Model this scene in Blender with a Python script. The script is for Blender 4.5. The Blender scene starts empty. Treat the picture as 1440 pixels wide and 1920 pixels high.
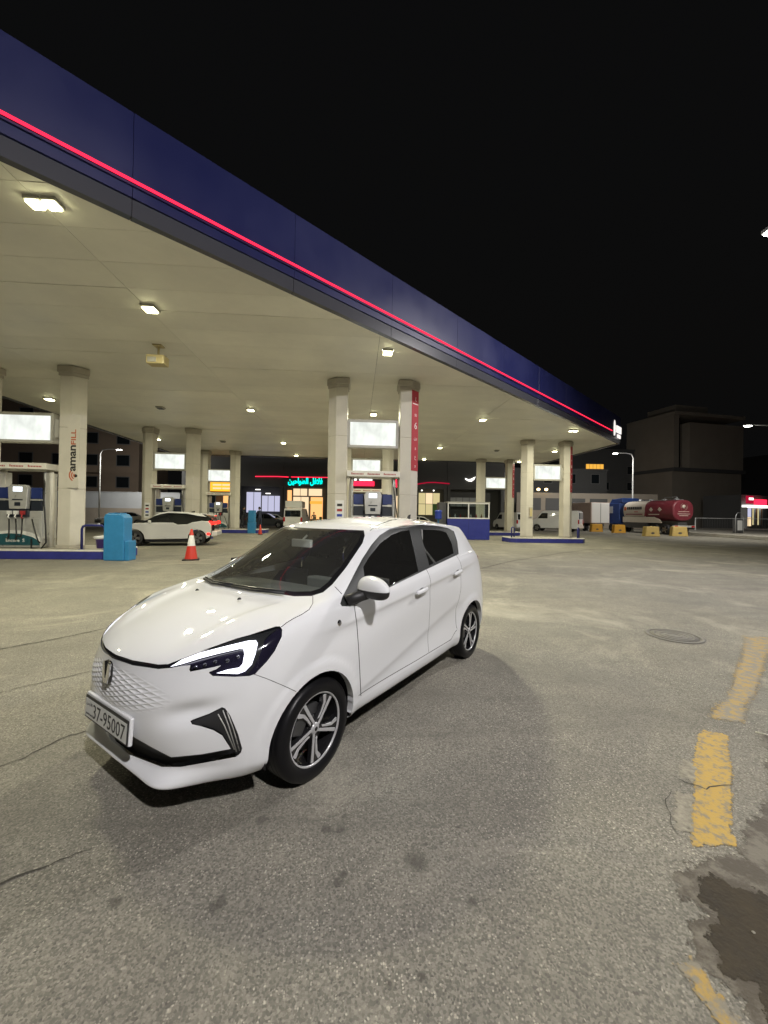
import bpy, bmesh, math, random
import numpy as np
from mathutils import Vector, Matrix

random.seed(7)
SC = bpy.context.scene
COL = SC.collection

# ---------------------------------------------------------------- camera
CAM_Z = 1.57
FPX = 730.0            # focal length in pixels of a 1440 wide frame
_yaw, _pit, _rol = math.radians(4.0), math.atan(5.0 / FPX), 0.015
_f = Vector((math.sin(_yaw) * math.cos(_pit), math.cos(_yaw) * math.cos(_pit), math.sin(_pit)))
_r = Vector((math.cos(_yaw), -math.sin(_yaw), 0))
_u = _r.cross(_f)
CR = _r * math.cos(_rol) + _u * math.sin(_rol)
CU = _u * math.cos(_rol) - _r * math.sin(_rol)
CF = _f
CAM_POS = Vector((0, 0, CAM_Z))
cam_d = bpy.data.cameras.new('camera')
cam_d.sensor_fit = 'HORIZONTAL'
cam_d.sensor_width = 36
cam_d.lens = 36 * FPX / 1440
cam_d.clip_start = 0.05
cam_d.clip_end = 2000
cam = bpy.data.objects.new('camera', cam_d)
COL.objects.link(cam)
m3 = Matrix((CR, CU, -CF)).transposed()
cam.matrix_world = Matrix.Translation(CAM_POS) @ m3.to_4x4()
SC.camera = cam

# ---------------------------------------------------------------- world: a night sky, no sun
w = bpy.data.worlds.new('World')
SC.world = w
w.use_nodes = True
nt = w.node_tree
bg = nt.nodes['Background']
sky = nt.nodes.new('ShaderNodeTexSky')
sky.sky_type = 'NISHITA'
sky.sun_disc = False
sky.sun_elevation = math.radians(-5)
sky.sun_rotation = math.radians(200)
addn = nt.nodes.new('ShaderNodeMix'); addn.data_type = 'RGBA'; addn.blend_type = 'ADD'
addn.inputs['Factor'].default_value = 1
addn.inputs[7].default_value = (0.027, 0.027, 0.027, 1)      # even glow of the town on the night sky
nt.links.new(sky.outputs[0], addn.inputs[6]); nt.links.new(addn.outputs[2], bg.inputs[0])
bg.inputs[1].default_value = 0.12
SC.view_settings.view_transform = 'Standard'
SC.view_settings.look = 'None'
SC.view_settings.exposure = 0.0
SC.view_settings.gamma = 1
SC.cycles.use_denoising = True
try:
    SC.cycles.denoiser = 'OPENIMAGEDENOISE'
except Exception:
    pass
SC.cycles.max_bounces = 8
SC.cycles.diffuse_bounces = 4
SC.cycles.transparent_max_bounces = 12
SC.cycles.sample_clamp_indirect = 6
SC.cycles.blur_glossy = 0.6

# ---------------------------------------------------------------- helpers
def link(o):
    COL.objects.link(o)
    return o

def tag(o, label=None, cat=None, group=None, kind=None):
    if label: o['label'] = label
    if cat: o['category'] = cat
    if group: o['group'] = group
    if kind: o['kind'] = kind
    return o

def empty(name, loc=(0, 0, 0), rz=0, label=None, cat=None, group=None):
    o = link(bpy.data.objects.new(name, None))
    o.empty_display_size = 0.2
    o.location = loc
    o.rotation_euler = (0, 0, rz)
    return tag(o, label, cat, group)

def kids(o):
    return [c for c in bpy.data.objects if c.parent == o]

def copy_tree(o, loc=None, rz=None, label=None, parent=None):
    c = o.copy()
    link(c)
    c.parent = parent
    if parent is not None:
        c.matrix_parent_inverse = o.matrix_parent_inverse.copy()
    if loc is not None: c.location = loc
    if rz is not None: c.rotation_euler = (0, 0, rz)
    if label: c['label'] = label
    for k in kids(o):
        copy_tree(k, parent=c)
    return c

class MB:
    def __init__(s):
        s.v = []; s.f = []; s.sm = []
    def add(s, verts, faces, smooth=False, M=None):
        b = len(s.v)
        if M is not None:
            verts = [M @ Vector(p) for p in verts]
        s.v += [tuple(p) for p in verts]
        s.f += [tuple(i + b for i in f) for f in faces]
        s.sm += [smooth] * len(faces)
        return s
    def box(s, c, d, M=None, taper=1.0):
        x, y, z = [k / 2 for k in d]
        t = taper
        vs = [(-x, -y, -z), (x, -y, -z), (x, y, -z), (-x, y, -z), (-x * t, -y * t, z), (x * t, -y * t, z), (x * t, y * t, z), (-x * t, y * t, z)]
        vs = [(a + c[0], b + c[1], e + c[2]) for a, b, e in vs]
        return s.add(vs, [(3, 2, 1, 0), (4, 5, 6, 7), (0, 1, 5, 4), (1, 2, 6, 5), (2, 3, 7, 6), (3, 0, 4, 7)], False, M)
    def bb(s, x0, x1, y0, y1, z0, z1, M=None):
        return s.box(((x0 + x1) / 2, (y0 + y1) / 2, (z0 + z1) / 2), (x1 - x0, y1 - y0, z1 - z0), M)
    def prism(s, pts, h, axis='z', base=0.0, M=None, smooth=False):
        """closed polygon in a plane, extruded by h along axis"""
        n = len(pts)
        def P(a, b, c):
            return {'z': (a, b, c), 'y': (a, c, b), 'x': (c, a, b)}[axis]
        vs = [P(a, b, base) for a, b in pts] + [P(a, b, base + h) for a, b in pts]
        fs = [tuple(range(n))[::-1], tuple(range(n, 2 * n))] + [(i, (i + 1) % n, n + (i + 1) % n, n + i) for i in range(n)]
        return s.add(vs, fs, smooth, M)
    def tube(s, pts, r, n=8, cap=True, smooth=True, M=None):
        pts = [Vector(p) for p in pts]
        rs = r if isinstance(r, (list, tuple)) else [r] * len(pts)
        vs = []; fs = []
        a = None
        for i, p in enumerate(pts):
            t = (pts[min(i + 1, len(pts) - 1)] - pts[max(i - 1, 0)]).normalized()
            if a is None:
                a = t.cross(Vector((0, 0, 1)))
                if a.length < 1e-3: a = t.cross(Vector((1, 0, 0)))
            else:
                a = a - t * a.dot(t)
            a.normalize(); b = t.cross(a)
            for k in range(n):
                th = 2 * math.pi * k / n
                vs.append(p + rs[i] * (math.cos(th) * a + math.sin(th) * b))
        for i in range(len(pts) - 1):
            for k in range(n):
                fs.append((i * n + k, i * n + (k + 1) % n, (i + 1) * n + (k + 1) % n, (i + 1) * n + k))
        if cap:
            fs.append(tuple(range(n))); fs.append(tuple(range((len(pts) - 1) * n, len(pts) * n))[::-1])
        return s.add(vs, fs, smooth, M)
    def lathe(s, prof, n=32, axis='z', M=None, smooth=True, closed=False, c=(0, 0, 0)):
        """prof: list of (radius, along)"""
        vs = []; fs = []
        m = len(prof)
        for k in range(n):
            th = 2 * math.pi * k / n
            for r, a in prof:
                q = {'z': (r * math.cos(th), r * math.sin(th), a), 'y': (r * math.cos(th), a, r * math.sin(th)), 'x': (a, r * math.cos(th), r * math.sin(th))}[axis]
                vs.append((q[0] + c[0], q[1] + c[1], q[2] + c[2]))
        for k in range(n):
            k2 = (k + 1) % n
            for i in range(m - 1 + (1 if closed else 0)):
                j = (i + 1) % m
                fs.append((k * m + i, k2 * m + i, k2 * m + j, k * m + j))
        return s.add(vs, fs, smooth, M)
    def build(s, name, mat, parent=None, bevel=0, recalc=True, seg=2):
        me = bpy.data.meshes.new(name)
        me.from_pydata(s.v, [], s.f)
        me.polygons.foreach_set('use_smooth', s.sm)
        if recalc or bevel:
            bm = bmesh.new(); bm.from_mesh(me)
            bmesh.ops.remove_doubles(bm, verts=bm.verts, dist=1e-5)
            bmesh.ops.recalc_face_normals(bm, faces=bm.faces)
            if bevel:
                es = [e for e in bm.edges if len(e.link_faces) == 2 and e.calc_face_angle(0) > 0.6]
                bmesh.ops.bevel(bm, geom=es, offset=bevel, segments=seg, profile=0.5, affect='EDGES', clamp_overlap=True)
            bm.to_mesh(me); bm.free()
        me.update()
        if mat: me.materials.append(M_(mat))
        o = link(bpy.data.objects.new(name, me))
        if parent is not None: o.parent = parent
        return o

def rotz(a): return Matrix.Rotation(a, 4, 'Z')
def T(x, y, z): return Matrix.Translation((x, y, z))

FONT_CACHE = {}
def text_mesh(name, body, size, mat, parent=None, M=None, extrude=0.004, bold=0.0, spacing=1.0, fit=None, align='CENTER'):
    """lettering as real mesh; lies in the local XZ plane facing -Y unless M says otherwise; fit=(width,height)"""
    cu = bpy.data.curves.new(name, 'FONT')
    cu.body = body; cu.size = size; cu.extrude = extrude; cu.offset = bold
    cu.align_x = align; cu.align_y = 'CENTER'; cu.space_character = spacing
    cu.resolution_u = 2
    to = bpy.data.objects.new(name, cu); link(to)
    bpy.context.view_layer.update()
    me = bpy.data.meshes.new_from_object(to.evaluated_get(bpy.context.evaluated_depsgraph_get()))
    bpy.data.objects.remove(to); bpy.data.curves.remove(cu)
    me.name = name
    if fit and len(me.vertices):
        a = np.empty(len(me.vertices) * 3); me.vertices.foreach_get('co', a); a = a.reshape(-1, 3)
        lo, hi = a.min(0), a.max(0); c = (lo + hi) / 2
        a[:, 0] = (a[:, 0] - c[0]) * fit[0] / max(hi[0] - lo[0], 1e-6)
        a[:, 1] = (a[:, 1] - c[1]) * fit[1] / max(hi[1] - lo[1], 1e-6)
        me.vertices.foreach_set('co', a.ravel())
    R = Matrix.Rotation(math.radians(90), 4, 'X')
    me.transform((M if M is not None else Matrix.Identity(4)) @ R)
    me.materials.clear(); me.materials.append(M_(mat))
    o = link(bpy.data.objects.new(name, me))
    if parent is not None: o.parent = parent
    return o

# ---------------------------------------------------------------- materials
MATS = {}
def M_(n):
    return MATS[n]

def mat(name, col, rough=0.5, metal=0.0, coat=0.0, var=0.0, vscale=3.0, bump=0.0, bscale=40.0, emit=None, es=0.0, trans=0.0, alpha=None, spec=0.5, coatr=0.03):
    m = bpy.data.materials.new(name)
    m.use_nodes = True
    n = m.node_tree.nodes; l = m.node_tree.links
    b = n['Principled BSDF']
    b.inputs['Base Color'].default_value = (*col, 1)
    b.inputs['Roughness'].default_value = rough
    b.inputs['Metallic'].default_value = metal
    b.inputs['Coat Weight'].default_value = coat
    b.inputs['Coat Roughness'].default_value = coatr
    b.inputs['Specular IOR Level'].default_value = spec
    if trans: b.inputs['Transmission Weight'].default_value = trans
    if emit:
        b.inputs['Emission Color'].default_value = (*emit, 1)
        b.inputs['Emission Strength'].default_value = es
    if var or bump:
        tc = n.new('ShaderNodeTexCoord')
    if var:
        nz = n.new('ShaderNodeTexNoise'); nz.inputs['Scale'].default_value = vscale; nz.inputs['Detail'].default_value = 6
        nz.inputs['Roughness'].default_value = 0.65
        l.new(tc.outputs['Object'], nz.inputs['Vector'])
        rp = n.new('ShaderNodeMapRange')
        rp.inputs['From Min'].default_value = 0.3; rp.inputs['From Max'].default_value = 0.7
        rp.inputs['To Min'].default_value = 1 - var; rp.inputs['To Max'].default_value = 1 + var
        l.new(nz.outputs['Fac'], rp.inputs['Value'])
        mx = n.new('ShaderNodeMix'); mx.data_type = 'RGBA'; mx.blend_type = 'MULTIPLY'
        mx.inputs['Factor'].default_value = 1
        mx.inputs[6].default_value = (*col, 1)
        l.new(rp.outputs[0], mx.inputs[7])
        l.new(mx.outputs[2], b.inputs['Base Color'])
        rr = n.new('ShaderNodeMapRange')
        rr.inputs['From Min'].default_value = 0.3; rr.inputs['From Max'].default_value = 0.7
        rr.inputs['To Min'].default_value = max(0.02, rough - 0.12); rr.inputs['To Max'].default_value = min(1, rough + 0.12)
        l.new(nz.outputs['Fac'], rr.inputs['Value']); l.new(rr.outputs[0], b.inputs['Roughness'])
    if bump:
        nb = n.new('ShaderNodeTexNoise'); nb.inputs['Scale'].default_value = bscale; nb.inputs['Detail'].default_value = 4
        l.new(tc.outputs['Object'], nb.inputs['Vector'])
        bp = n.new('ShaderNodeBump'); bp.inputs['Strength'].default_value = bump; bp.inputs['Distance'].default_value = 0.01
        l.new(nb.outputs['Fac'], bp.inputs['Height']); l.new(bp.outputs[0], b.inputs['Normal'])
    MATS[name] = m
    return m

def glow(name, col, s):
    m = bpy.data.materials.new(name); m.use_nodes = True
    n = m.node_tree.nodes; n.clear()
    e = n.new('ShaderNodeEmission'); e.inputs[0].default_value = (*col, 1); e.inputs[1].default_value = s
    o = n.new('ShaderNodeOutputMaterial'); m.node_tree.links.new(e.outputs[0], o.inputs[0])
    MATS[name] = m
    return m

def glass(name, tint, refl=1.0, rough=0.0, dust_haze=0.0):
    """a thin tinted pane: clear-through tint plus a Fresnel reflection"""
    m = bpy.data.materials.new(name); m.use_nodes = True
    n = m.node_tree.nodes; l = m.node_tree.links; n.clear()
    t = n.new('ShaderNodeBsdfTransparent'); t.inputs[0].default_value = (*tint, 1)
    g = n.new('ShaderNodeBsdfGlossy'); g.inputs['Roughness'].default_value = rough
    g.inputs[0].default_value = (1, 1, 1, 1)
    fr = n.new('ShaderNodeFresnel'); fr.inputs[0].default_value = 1.5
    mu = n.new('ShaderNodeMath'); mu.operation = 'MULTIPLY'; mu.inputs[1].default_value = refl; mu.use_clamp = True
    l.new(fr.outputs[0], mu.inputs[0])
    x = n.new('ShaderNodeMixShader'); l.new(mu.outputs[0], x.inputs[0]); l.new(t.outputs[0], x.inputs[1]); l.new(g.outputs[0], x.inputs[2])
    out = x.outputs[0]
    if dust_haze:  # pale diffuse film: dust, with the milky soffit reflection painted into it
        df = n.new('ShaderNodeBsdfDiffuse'); df.inputs[0].default_value = (.75, .74, .68, 1)
        x2 = n.new('ShaderNodeMixShader'); x2.inputs[0].default_value = dust_haze
        l.new(out, x2.inputs[1]); l.new(df.outputs[0], x2.inputs[2]); out = x2.outputs[0]
    o = n.new('ShaderNodeOutputMaterial'); l.new(out, o.inputs[0])
    MATS[name] = m
    return m

mat('soffit', (0.76, 0.74, 0.65), 0.48, var=0.10, vscale=0.45)
def _perobj(name, a):
    m = MATS[name]; n = m.node_tree.nodes; l = m.node_tree.links; b = n['Principled BSDF']
    src = b.inputs['Base Color'].links[0].from_socket
    oi = n.new('ShaderNodeObjectInfo'); mr = n.new('ShaderNodeMapRange'); mr.inputs['To Min'].default_value = 1 - a; mr.inputs['To Max'].default_value = 1 + a
    l.new(oi.outputs['Random'], mr.inputs['Value'])
    x = n.new('ShaderNodeMix'); x.data_type = 'RGBA'; x.blend_type = 'MULTIPLY'; x.inputs['Factor'].default_value = 1
    l.new(src, x.inputs[6]); l.new(mr.outputs[0], x.inputs[7]); l.new(x.outputs[2], b.inputs['Base Color'])
_perobj('soffit', .045)
mat('steel_dark', (0.05, 0.05, 0.05), 0.6)
mat('fascia', (0.017, 0.021, 0.090), 0.40, var=0.08, vscale=0.5)
mat('fascia_trim', (0.070, 0.072, 0.085), 0.25, metal=0.1)
mat('column', (0.56, 0.53, 0.46), 0.5, var=0.07, vscale=1.4)
mat('column_cap', (0.42, 0.39, 0.33), 0.55, var=0.08)
mat('kerb_blue', (0.03, 0.035, 0.22), 0.45, var=0.22, vscale=5)
mat('kerb_white', (0.68, 0.66, 0.62), 0.5, var=0.14, vscale=6)
mat('concrete', (0.34, 0.32, 0.27), 0.8, var=0.16, vscale=3, bump=0.2)
mat('frame_grey', (0.40, 0.39, 0.35), 0.4, var=0.06)
mat('frame_dark', (0.06, 0.06, 0.06), 0.5)
mat('pump_silver', (0.52, 0.52, 0.50), 0.35, metal=0.35, var=0.08)
mat('pump_white', (0.70, 0.68, 0.62), 0.4, var=0.06)
mat('pump_blue', (0.02, 0.035, 0.14), 0.35, var=0.1)
mat('pump_dark', (0.02, 0.025, 0.035), 0.35)
mat('pump_green', (0.02, 0.09, 0.11), 0.35)
mat('print_red', (0.35, 0.03, 0.03), 0.5)
mat('print_black', (0.015, 0.015, 0.015), 0.5)
mat('print_white', (0.75, 0.75, 0.72), 0.5)
mat('print_orange', (0.45, 0.10, 0.03), 0.5)
mat('banner_red', (0.40, 0.035, 0.05), 0.55, var=0.1)
mat('rubber', (0.006, 0.006, 0.007), 0.38, spec=.25)
mat('rubber_hose', (0.012, 0.012, 0.012), 0.45)
mat('bin_blue', (0.03, 0.20, 0.42), 0.45, var=0.10, vscale=4)
mat('rail_blue', (0.02, 0.025, 0.16), 0.4)
mat('plastic_white', (0.72, 0.72, 0.70), 0.4, var=0.05)
mat('plastic_blue', (0.03, 0.06, 0.36), 0.35)
mat('cone_red', (0.55, 0.035, 0.02), 0.5, var=0.08)
mat('cone_white', (0.75, 0.75, 0.73), 0.5, var=0.06)
mat('galv', (0.42, 0.43, 0.44), 0.4, metal=0.7, var=0.1)
mat('pole_grey', (0.55, 0.56, 0.55), 0.45, var=0.06)
mat('yellow_plastic', (0.52, 0.27, 0.03), 0.5, var=0.14, vscale=5)
glow('lamp_lens', (1.0, 0.96, 0.55), 24)
glow('lamp_white', (1.0, 0.97, 0.9), 40)
glow('screen_white', (0.96, 1.0, 0.93), 1.05)
def _screen():
    n = MATS['screen_white'].node_tree.nodes; l = MATS['screen_white'].node_tree.links
    e = [x for x in n if x.type == 'EMISSION'][0]
    tc = n.new('ShaderNodeTexCoord'); mp = n.new('ShaderNodeMapping'); mp.inputs['Scale'].default_value = (2.2, 1, 1.2)
    nz = n.new('ShaderNodeTexNoise'); nz.inputs['Scale'].default_value = 1.1; nz.inputs['Detail'].default_value = 3
    mr = n.new('ShaderNodeMapRange'); mr.inputs['From Min'].default_value = .3; mr.inputs['From Max'].default_value = .62; mr.inputs['To Min'].default_value = .78; mr.inputs['To Max'].default_value = 1.12
    l.new(tc.outputs['Object'], mp.inputs[0]); l.new(mp.outputs[0], nz.inputs['Vector']); l.new(nz.outputs['Fac'], mr.inputs['Value']); l.new(mr.outputs[0], e.inputs[1])
_screen()
glow('lcd', (0.85, 0.92, 1.0), 2.2)
glow('neon_red', (1.0, 0.022, 0.065), 2.1)
glow('sign_white', (1.0, 0.93, 0.88), 1.1)
glow('neon_teal', (0.0, 0.95, 0.78), 1.6)
glow('neon_shop_red', (1.0, 0.02, 0.06), 2.2)
glow('neon_dim_red', (0.6, 0.01, 0.05), 0.7)
# ================================================================ THE GROUND
def ground_material():
    m = bpy.data.materials.new('asphalt'); m.use_nodes = True
    n = m.node_tree.nodes; l = m.node_tree.links
    b = n['Principled BSDF']
    tc = n.new('ShaderNodeTexCoord')
    def noise(sc, det=5, rough=0.6, dist=0.0):
        x = n.new('ShaderNodeTexNoise'); x.inputs['Scale'].default_value = sc; x.inputs['Detail'].default_value = det
        x.inputs['Roughness'].default_value = rough; x.inputs['Distortion'].default_value = dist
        l.new(tc.outputs['Object'], x.inputs['Vector']); return x
    def vor(sc, feat='F1', vec=None):
        x = n.new('ShaderNodeTexVoronoi'); x.inputs['Scale'].default_value = sc; x.feature = feat
        l.new(vec if vec else tc.outputs['Object'], x.inputs['Vector']); return x
    def ramp(v, a, c, lo=0.0, hi=1.0):
        x = n.new('ShaderNodeMapRange'); x.interpolation_type = 'SMOOTHSTEP'
        x.inputs['From Min'].default_value = a; x.inputs['From Max'].default_value = c
        x.inputs['To Min'].default_value = lo; x.inputs['To Max'].default_value = hi
        l.new(v, x.inputs['Value']); return x.outputs[0]
    def mix(f, a, c, mode='MIX'):
        x = n.new('ShaderNodeMix'); x.data_type = 'RGBA'; x.blend_type = mode
        if isinstance(f, (int, float)): x.inputs['Factor'].default_value = f
        else: l.new(f, x.inputs['Factor'])
        for i, q in ((6, a), (7, c)):
            if isinstance(q, tuple): x.inputs[i].default_value = (*q, 1)
            else: l.new(q, x.inputs[i])
        return x.outputs[2]
    def math_(op, a, c=0.0):
        x = n.new('ShaderNodeMath'); x.operation = op
        for i, q in ((0, a), (1, c)):
            if isinstance(q, (int, float)): x.inputs[i].default_value = q
            else: l.new(q, x.inputs[i])
        return x.outputs[0]
    big = noise(0.33, 6, 0.62, 0.8)
    mid = noise(1.9, 7, 0.72, 0.3)
    tint = noise(0.55, 4, 0.55, 0.4)
    fine = noise(55, 4, 0.8)
    grit = noise(230, 3, 0.8)
    col = mix(ramp(big.outputs['Fac'], 0.30, 0.70), (0.150, 0.144, 0.124), (0.225, 0.213, 0.178))
    col = mix(ramp(tint.outputs['Fac'], 0.42, 0.66, 0, 0.35), col, (0.175, 0.180, 0.160))
    col = mix(ramp(mid.outputs['Fac'], 0.36, 0.72, 0, 0.60), col, (0.125, 0.118, 0.104))
    # aggregate: every stone has its own tone, a few are pale, a few dark
    v1 = vor(118)
    sp = n.new('ShaderNodeSeparateColor'); l.new(v1.outputs['Color'], sp.inputs[0])
    worn = ramp(noise(1.1, 5).outputs['Fac'], 0.35, 0.62, 0.25, 1.0)
    tone = ramp(sp.outputs[2], 0.0, 1.0, 0.66, 1.34)
    col = mix(1.0, col, tone, 'MULTIPLY')
    pale = math_('MULTIPLY', ramp(sp.outputs[0], 0.82, 0.93), ramp(v1.outputs['Distance'], 0.62, 0.25))
    dark = math_('MULTIPLY', ramp(sp.outputs[1], 0.80, 0.90), ramp(v1.outputs['Distance'], 0.6, 0.3))
    col = mix(math_('MULTIPLY', dark, 0.6), col, (0.060, 0.056, 0.050))
    col = mix(math_('MULTIPLY', pale, math_('MULTIPLY', worn, 0.95)), col, (0.50, 0.47, 0.40))
    v2 = vor(48)
    s2 = n.new('ShaderNodeSeparateColor'); l.new(v2.outputs['Color'], s2.inputs[0])
    wob2 = math_('ADD', v2.outputs['Distance'], math_('MULTIPLY', math_('SUBTRACT', fine.outputs['Fac'], 0.5), 0.35))
    pale2 = math_('MULTIPLY', ramp(s2.outputs[0], 0.88, 0.94), ramp(wob2, 0.40, 0.15))
    col = mix(math_('MULTIPLY', pale2, math_('MULTIPLY', worn, 0.85)), col, (0.44, 0.41, 0.34))
    col = mix(ramp(fine.outputs['Fac'], 0.38, 0.68, 0, 0.45), col, (0.105, 0.099, 0.087))
    col = mix(ramp(grit.outputs['Fac'], 0.40, 0.70, 0, 0.35), col, (0.09, 0.085, 0.075))
    # oil drips: a few where they lie, the rest scattered
    sx = n.new('ShaderNodeSeparateXYZ'); l.new(tc.outputs['Object'], sx.inputs[0])
    wz = math_('MULTIPLY', math_('SUBTRACT', noise(16, 4).outputs['Fac'], 0.5), 0.075)
    tot = None
    for ox, oy, r_ in [(-.05, 1.96, .040), (-.13, 1.96, .026), (-.06, 1.68, .030), (-.035, 1.715, .024), (.49, 1.56, .022), (.24, 1.32, .018), (.13, 1.30, .020), (.54, 1.94, .020), (.59, 1.83, .020), (-.53, 1.61, .035), (-.46, 2.04, .035), (.29, 1.76, .060), (-.04, 2.04, .018), (.35, 1.85, .02), (-.94, 1.64, .03)]:
        d2 = math_('ADD', math_('POWER', math_('ABSOLUTE', math_('SUBTRACT', sx.outputs[0], ox)), 2.0), math_('POWER', math_('ABSOLUTE', math_('SUBTRACT', sx.outputs[1], oy)), 2.0))
        k_ = ramp(math_('ADD', math_('SQRT', d2, 0.0), wz), r_ * 1.25, r_ * .35)
        tot = k_ if tot is None else math_('MAXIMUM', tot, k_)
    col = mix(math_('MULTIPLY', tot, 0.62), col, (0.045, 0.043, 0.036))
    v4 = vor(1.7)
    s4 = n.new('ShaderNodeSeparateColor'); l.new(v4.outputs['Color'], s4.inputs[0])
    wob4 = math_('ADD', v4.outputs['Distance'], math_('MULTIPLY', math_('SUBTRACT', noise(14, 4).outputs['Fac'], 0.5), 0.16))
    spot4 = math_('MULTIPLY', ramp(wob4, 0.075, 0.02), ramp(s4.outputs[0], 0.72, 0.78))
    col = mix(math_('MULTIPLY', spot4, 0.45), col, (0.05, 0.047, 0.04))
    soak = noise(0.8, 6, 0.65, 0.6)
    col = mix(ramp(soak.outputs['Fac'], 0.52, 0.70, 0, 0.50), col, (0.085, 0.081, 0.072))
    mp = n.new('ShaderNodeMapping'); mp.inputs['Rotation'].default_value = (0, 0, math.radians(-40)); mp.inputs['Scale'].default_value = (.16, 2.6, 1)
    l.new(tc.outputs['Object'], mp.inputs[0])
    stn = n.new('ShaderNodeTexNoise'); stn.inputs['Scale'].default_value = 1.0; stn.inputs['Detail'].default_value = 6; stn.inputs['Roughness'].default_value = .6; l.new(mp.outputs[0], stn.inputs['Vector'])
    col = mix(ramp(stn.outputs['Fac'], 0.52, 0.68, 0, 0.34), col, (0.095, 0.09, 0.078))
    bleach = noise(0.5, 6, 0.7, 0.9)
    col = mix(ramp(bleach.outputs['Fac'], 0.50, 0.70, 0, 0.45), col, (0.36, 0.34, 0.28))
    col = mix(1.0, col, (1.24, 1.225, 1.18), 'MULTIPLY')
    l.new(col, b.inputs['Base Color'])
    l.new(ramp(math_('ADD', math_('MULTIPLY', fine.outputs['Fac'], 0.5), math_('MULTIPLY', soak.outputs['Fac'], 0.5)), 0.3, 0.7, 0.9, 0.62), b.inputs['Roughness'])
    b.inputs['Specular IOR Level'].default_value = 0.35
    hgt = math_('ADD', math_('MULTIPLY', v1.outputs['Distance'], -0.5), math_('MULTIPLY', fine.outputs['Fac'], 1.2))
    hgt = math_('ADD', hgt, math_('MULTIPLY', mid.outputs['Fac'], 2.0))
    bp = n.new('ShaderNodeBump'); bp.inputs['Strength'].default_value = 0.6; bp.inputs['Distance'].default_value = 0.006
    l.new(hgt, bp.inputs['Height']); l.new(bp.outputs[0], b.inputs['Normal'])
    MATS['asphalt'] = m

ground_material()
g = MB(); g.add([(-400, -200, 0), (400, -200, 0), (400, 600, 0), (-400, 600, 0)], [(0, 1, 2, 3)])
tag(g.build('ground', 'asphalt', recalc=False), 'worn stained grey asphalt of the filling station forecourt', kind='structure')

# worn yellow kerb-line dashes
def worn_mat(name, paint, under, thr=0.5, sc=14):
    m = mat(name, paint, 0.65, bump=0.4, bscale=70)
    n = m.node_tree.nodes; l = m.node_tree.links; b = n['Principled BSDF']
    tc = n.new('ShaderNodeTexCoord'); nz = n.new('ShaderNodeTexNoise'); nz.inputs['Scale'].default_value = sc; nz.inputs['Detail'].default_value = 7
    nz.inputs['Roughness'].default_value = 0.72
    l.new(tc.outputs['Object'], nz.inputs['Vector'])
    r = n.new('ShaderNodeMapRange'); r.inputs['From Min'].default_value = thr - 0.06; r.inputs['From Max'].default_value = thr + 0.06
    l.new(nz.outputs['Fac'], r.inputs['Value'])
    x = n.new('ShaderNodeMix'); x.data_type = 'RGBA'; x.inputs[6].default_value = (*paint, 1); x.inputs[7].default_value = (*under, 1)
    l.new(r.outputs[0], x.inputs['Factor']); l.new(x.outputs[2], b.inputs['Base Color'])
worn_mat('yellow_paint', (0.40, 0.26, 0.045), (0.20, 0.17, 0.11), 0.54, 18)
worn_mat('yellow_faded', (0.33, 0.22, 0.055), (0.19, 0.172, 0.13), 0.49, 12)
worn_mat('soil', (0.058, 0.047, 0.031), (0.135, 0.120, 0.092), 0.52, 6)
mat('soil_wet', (0.040, 0.032, 0.021), 0.75, var=0.35, vscale=9, bump=0.9, bscale=45, spec=.25)

def ragged(pts, jit, step, seed):
    """resample a closed outline and roughen it"""
    rn = random.Random(seed); out = []
    n = len(pts)
    for i in range(n):
        a, c = Vector(pts[i]), Vector(pts[(i + 1) % n])
        k = max(1, int((c - a).length / step))
        for j in range(k):
            p = a.lerp(c, j / k)
            out.append((p.x, p.y))
    m = len(out); ph = [rn.uniform(0, 6.28) for _ in range(8)]
    res = []
    for i, (x, y) in enumerate(out):
        t = 2 * math.pi * i / m
        dx = sum(math.sin(t * f + ph[k]) / (1 + k * .25) for k, f in enumerate((3, 7, 13, 23))) * jit * .55 + rn.gauss(0, jit * .22)
        dy = sum(math.sin(t * f + ph[k + 4]) / (1 + k * .25) for k, f in enumerate((4, 9, 15, 27))) * jit * .55 + rn.gauss(0, jit * .22)
        res.append((x + dx, y + dy))
    return res

def soften(name, k=1.3, sc=26):
    """let a ground sheet thin out raggedly toward its rim (vertex value 'rim': 0 outside, 1 inside)"""
    m = MATS[name]; n = m.node_tree.nodes; l = m.node_tree.links
    b = n['Principled BSDF']; out = [x for x in n if x.type == 'OUTPUT_MATERIAL'][0]
    at_ = n.new('ShaderNodeAttribute'); at_.attribute_name = 'rim'
    tc = n.new('ShaderNodeTexCoord'); nz = n.new('ShaderNodeTexNoise'); nz.inputs['Scale'].default_value = sc; nz.inputs['Detail'].default_value = 6; nz.inputs['Roughness'].default_value = .75
    l.new(tc.outputs['Object'], nz.inputs['Vector'])
    a = n.new('ShaderNodeMath'); a.operation = 'MULTIPLY_ADD'; a.inputs[1].default_value = k * 1.6; a.inputs[2].default_value = -k * .8
    l.new(nz.outputs['Fac'], a.inputs[0])
    d = n.new('ShaderNodeMath'); d.operation = 'ADD'; l.new(at_.outputs['Fac'], d.inputs[0]); l.new(a.outputs[0], d.inputs[1])
    mr = n.new('ShaderNodeMapRange'); mr.inputs['From Min'].default_value = .458; mr.inputs['From Max'].default_value = .470; l.new(d.outputs[0], mr.inputs['Value'])
    t = n.new('ShaderNodeBsdfTransparent'); x = n.new('ShaderNodeMixShader')
    l.new(mr.outputs[0], x.inputs[0]); l.new(t.outputs[0], x.inputs[1]); l.new(b.outputs[0], x.inputs[2]); l.new(x.outputs[0], out.inputs[0])
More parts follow.
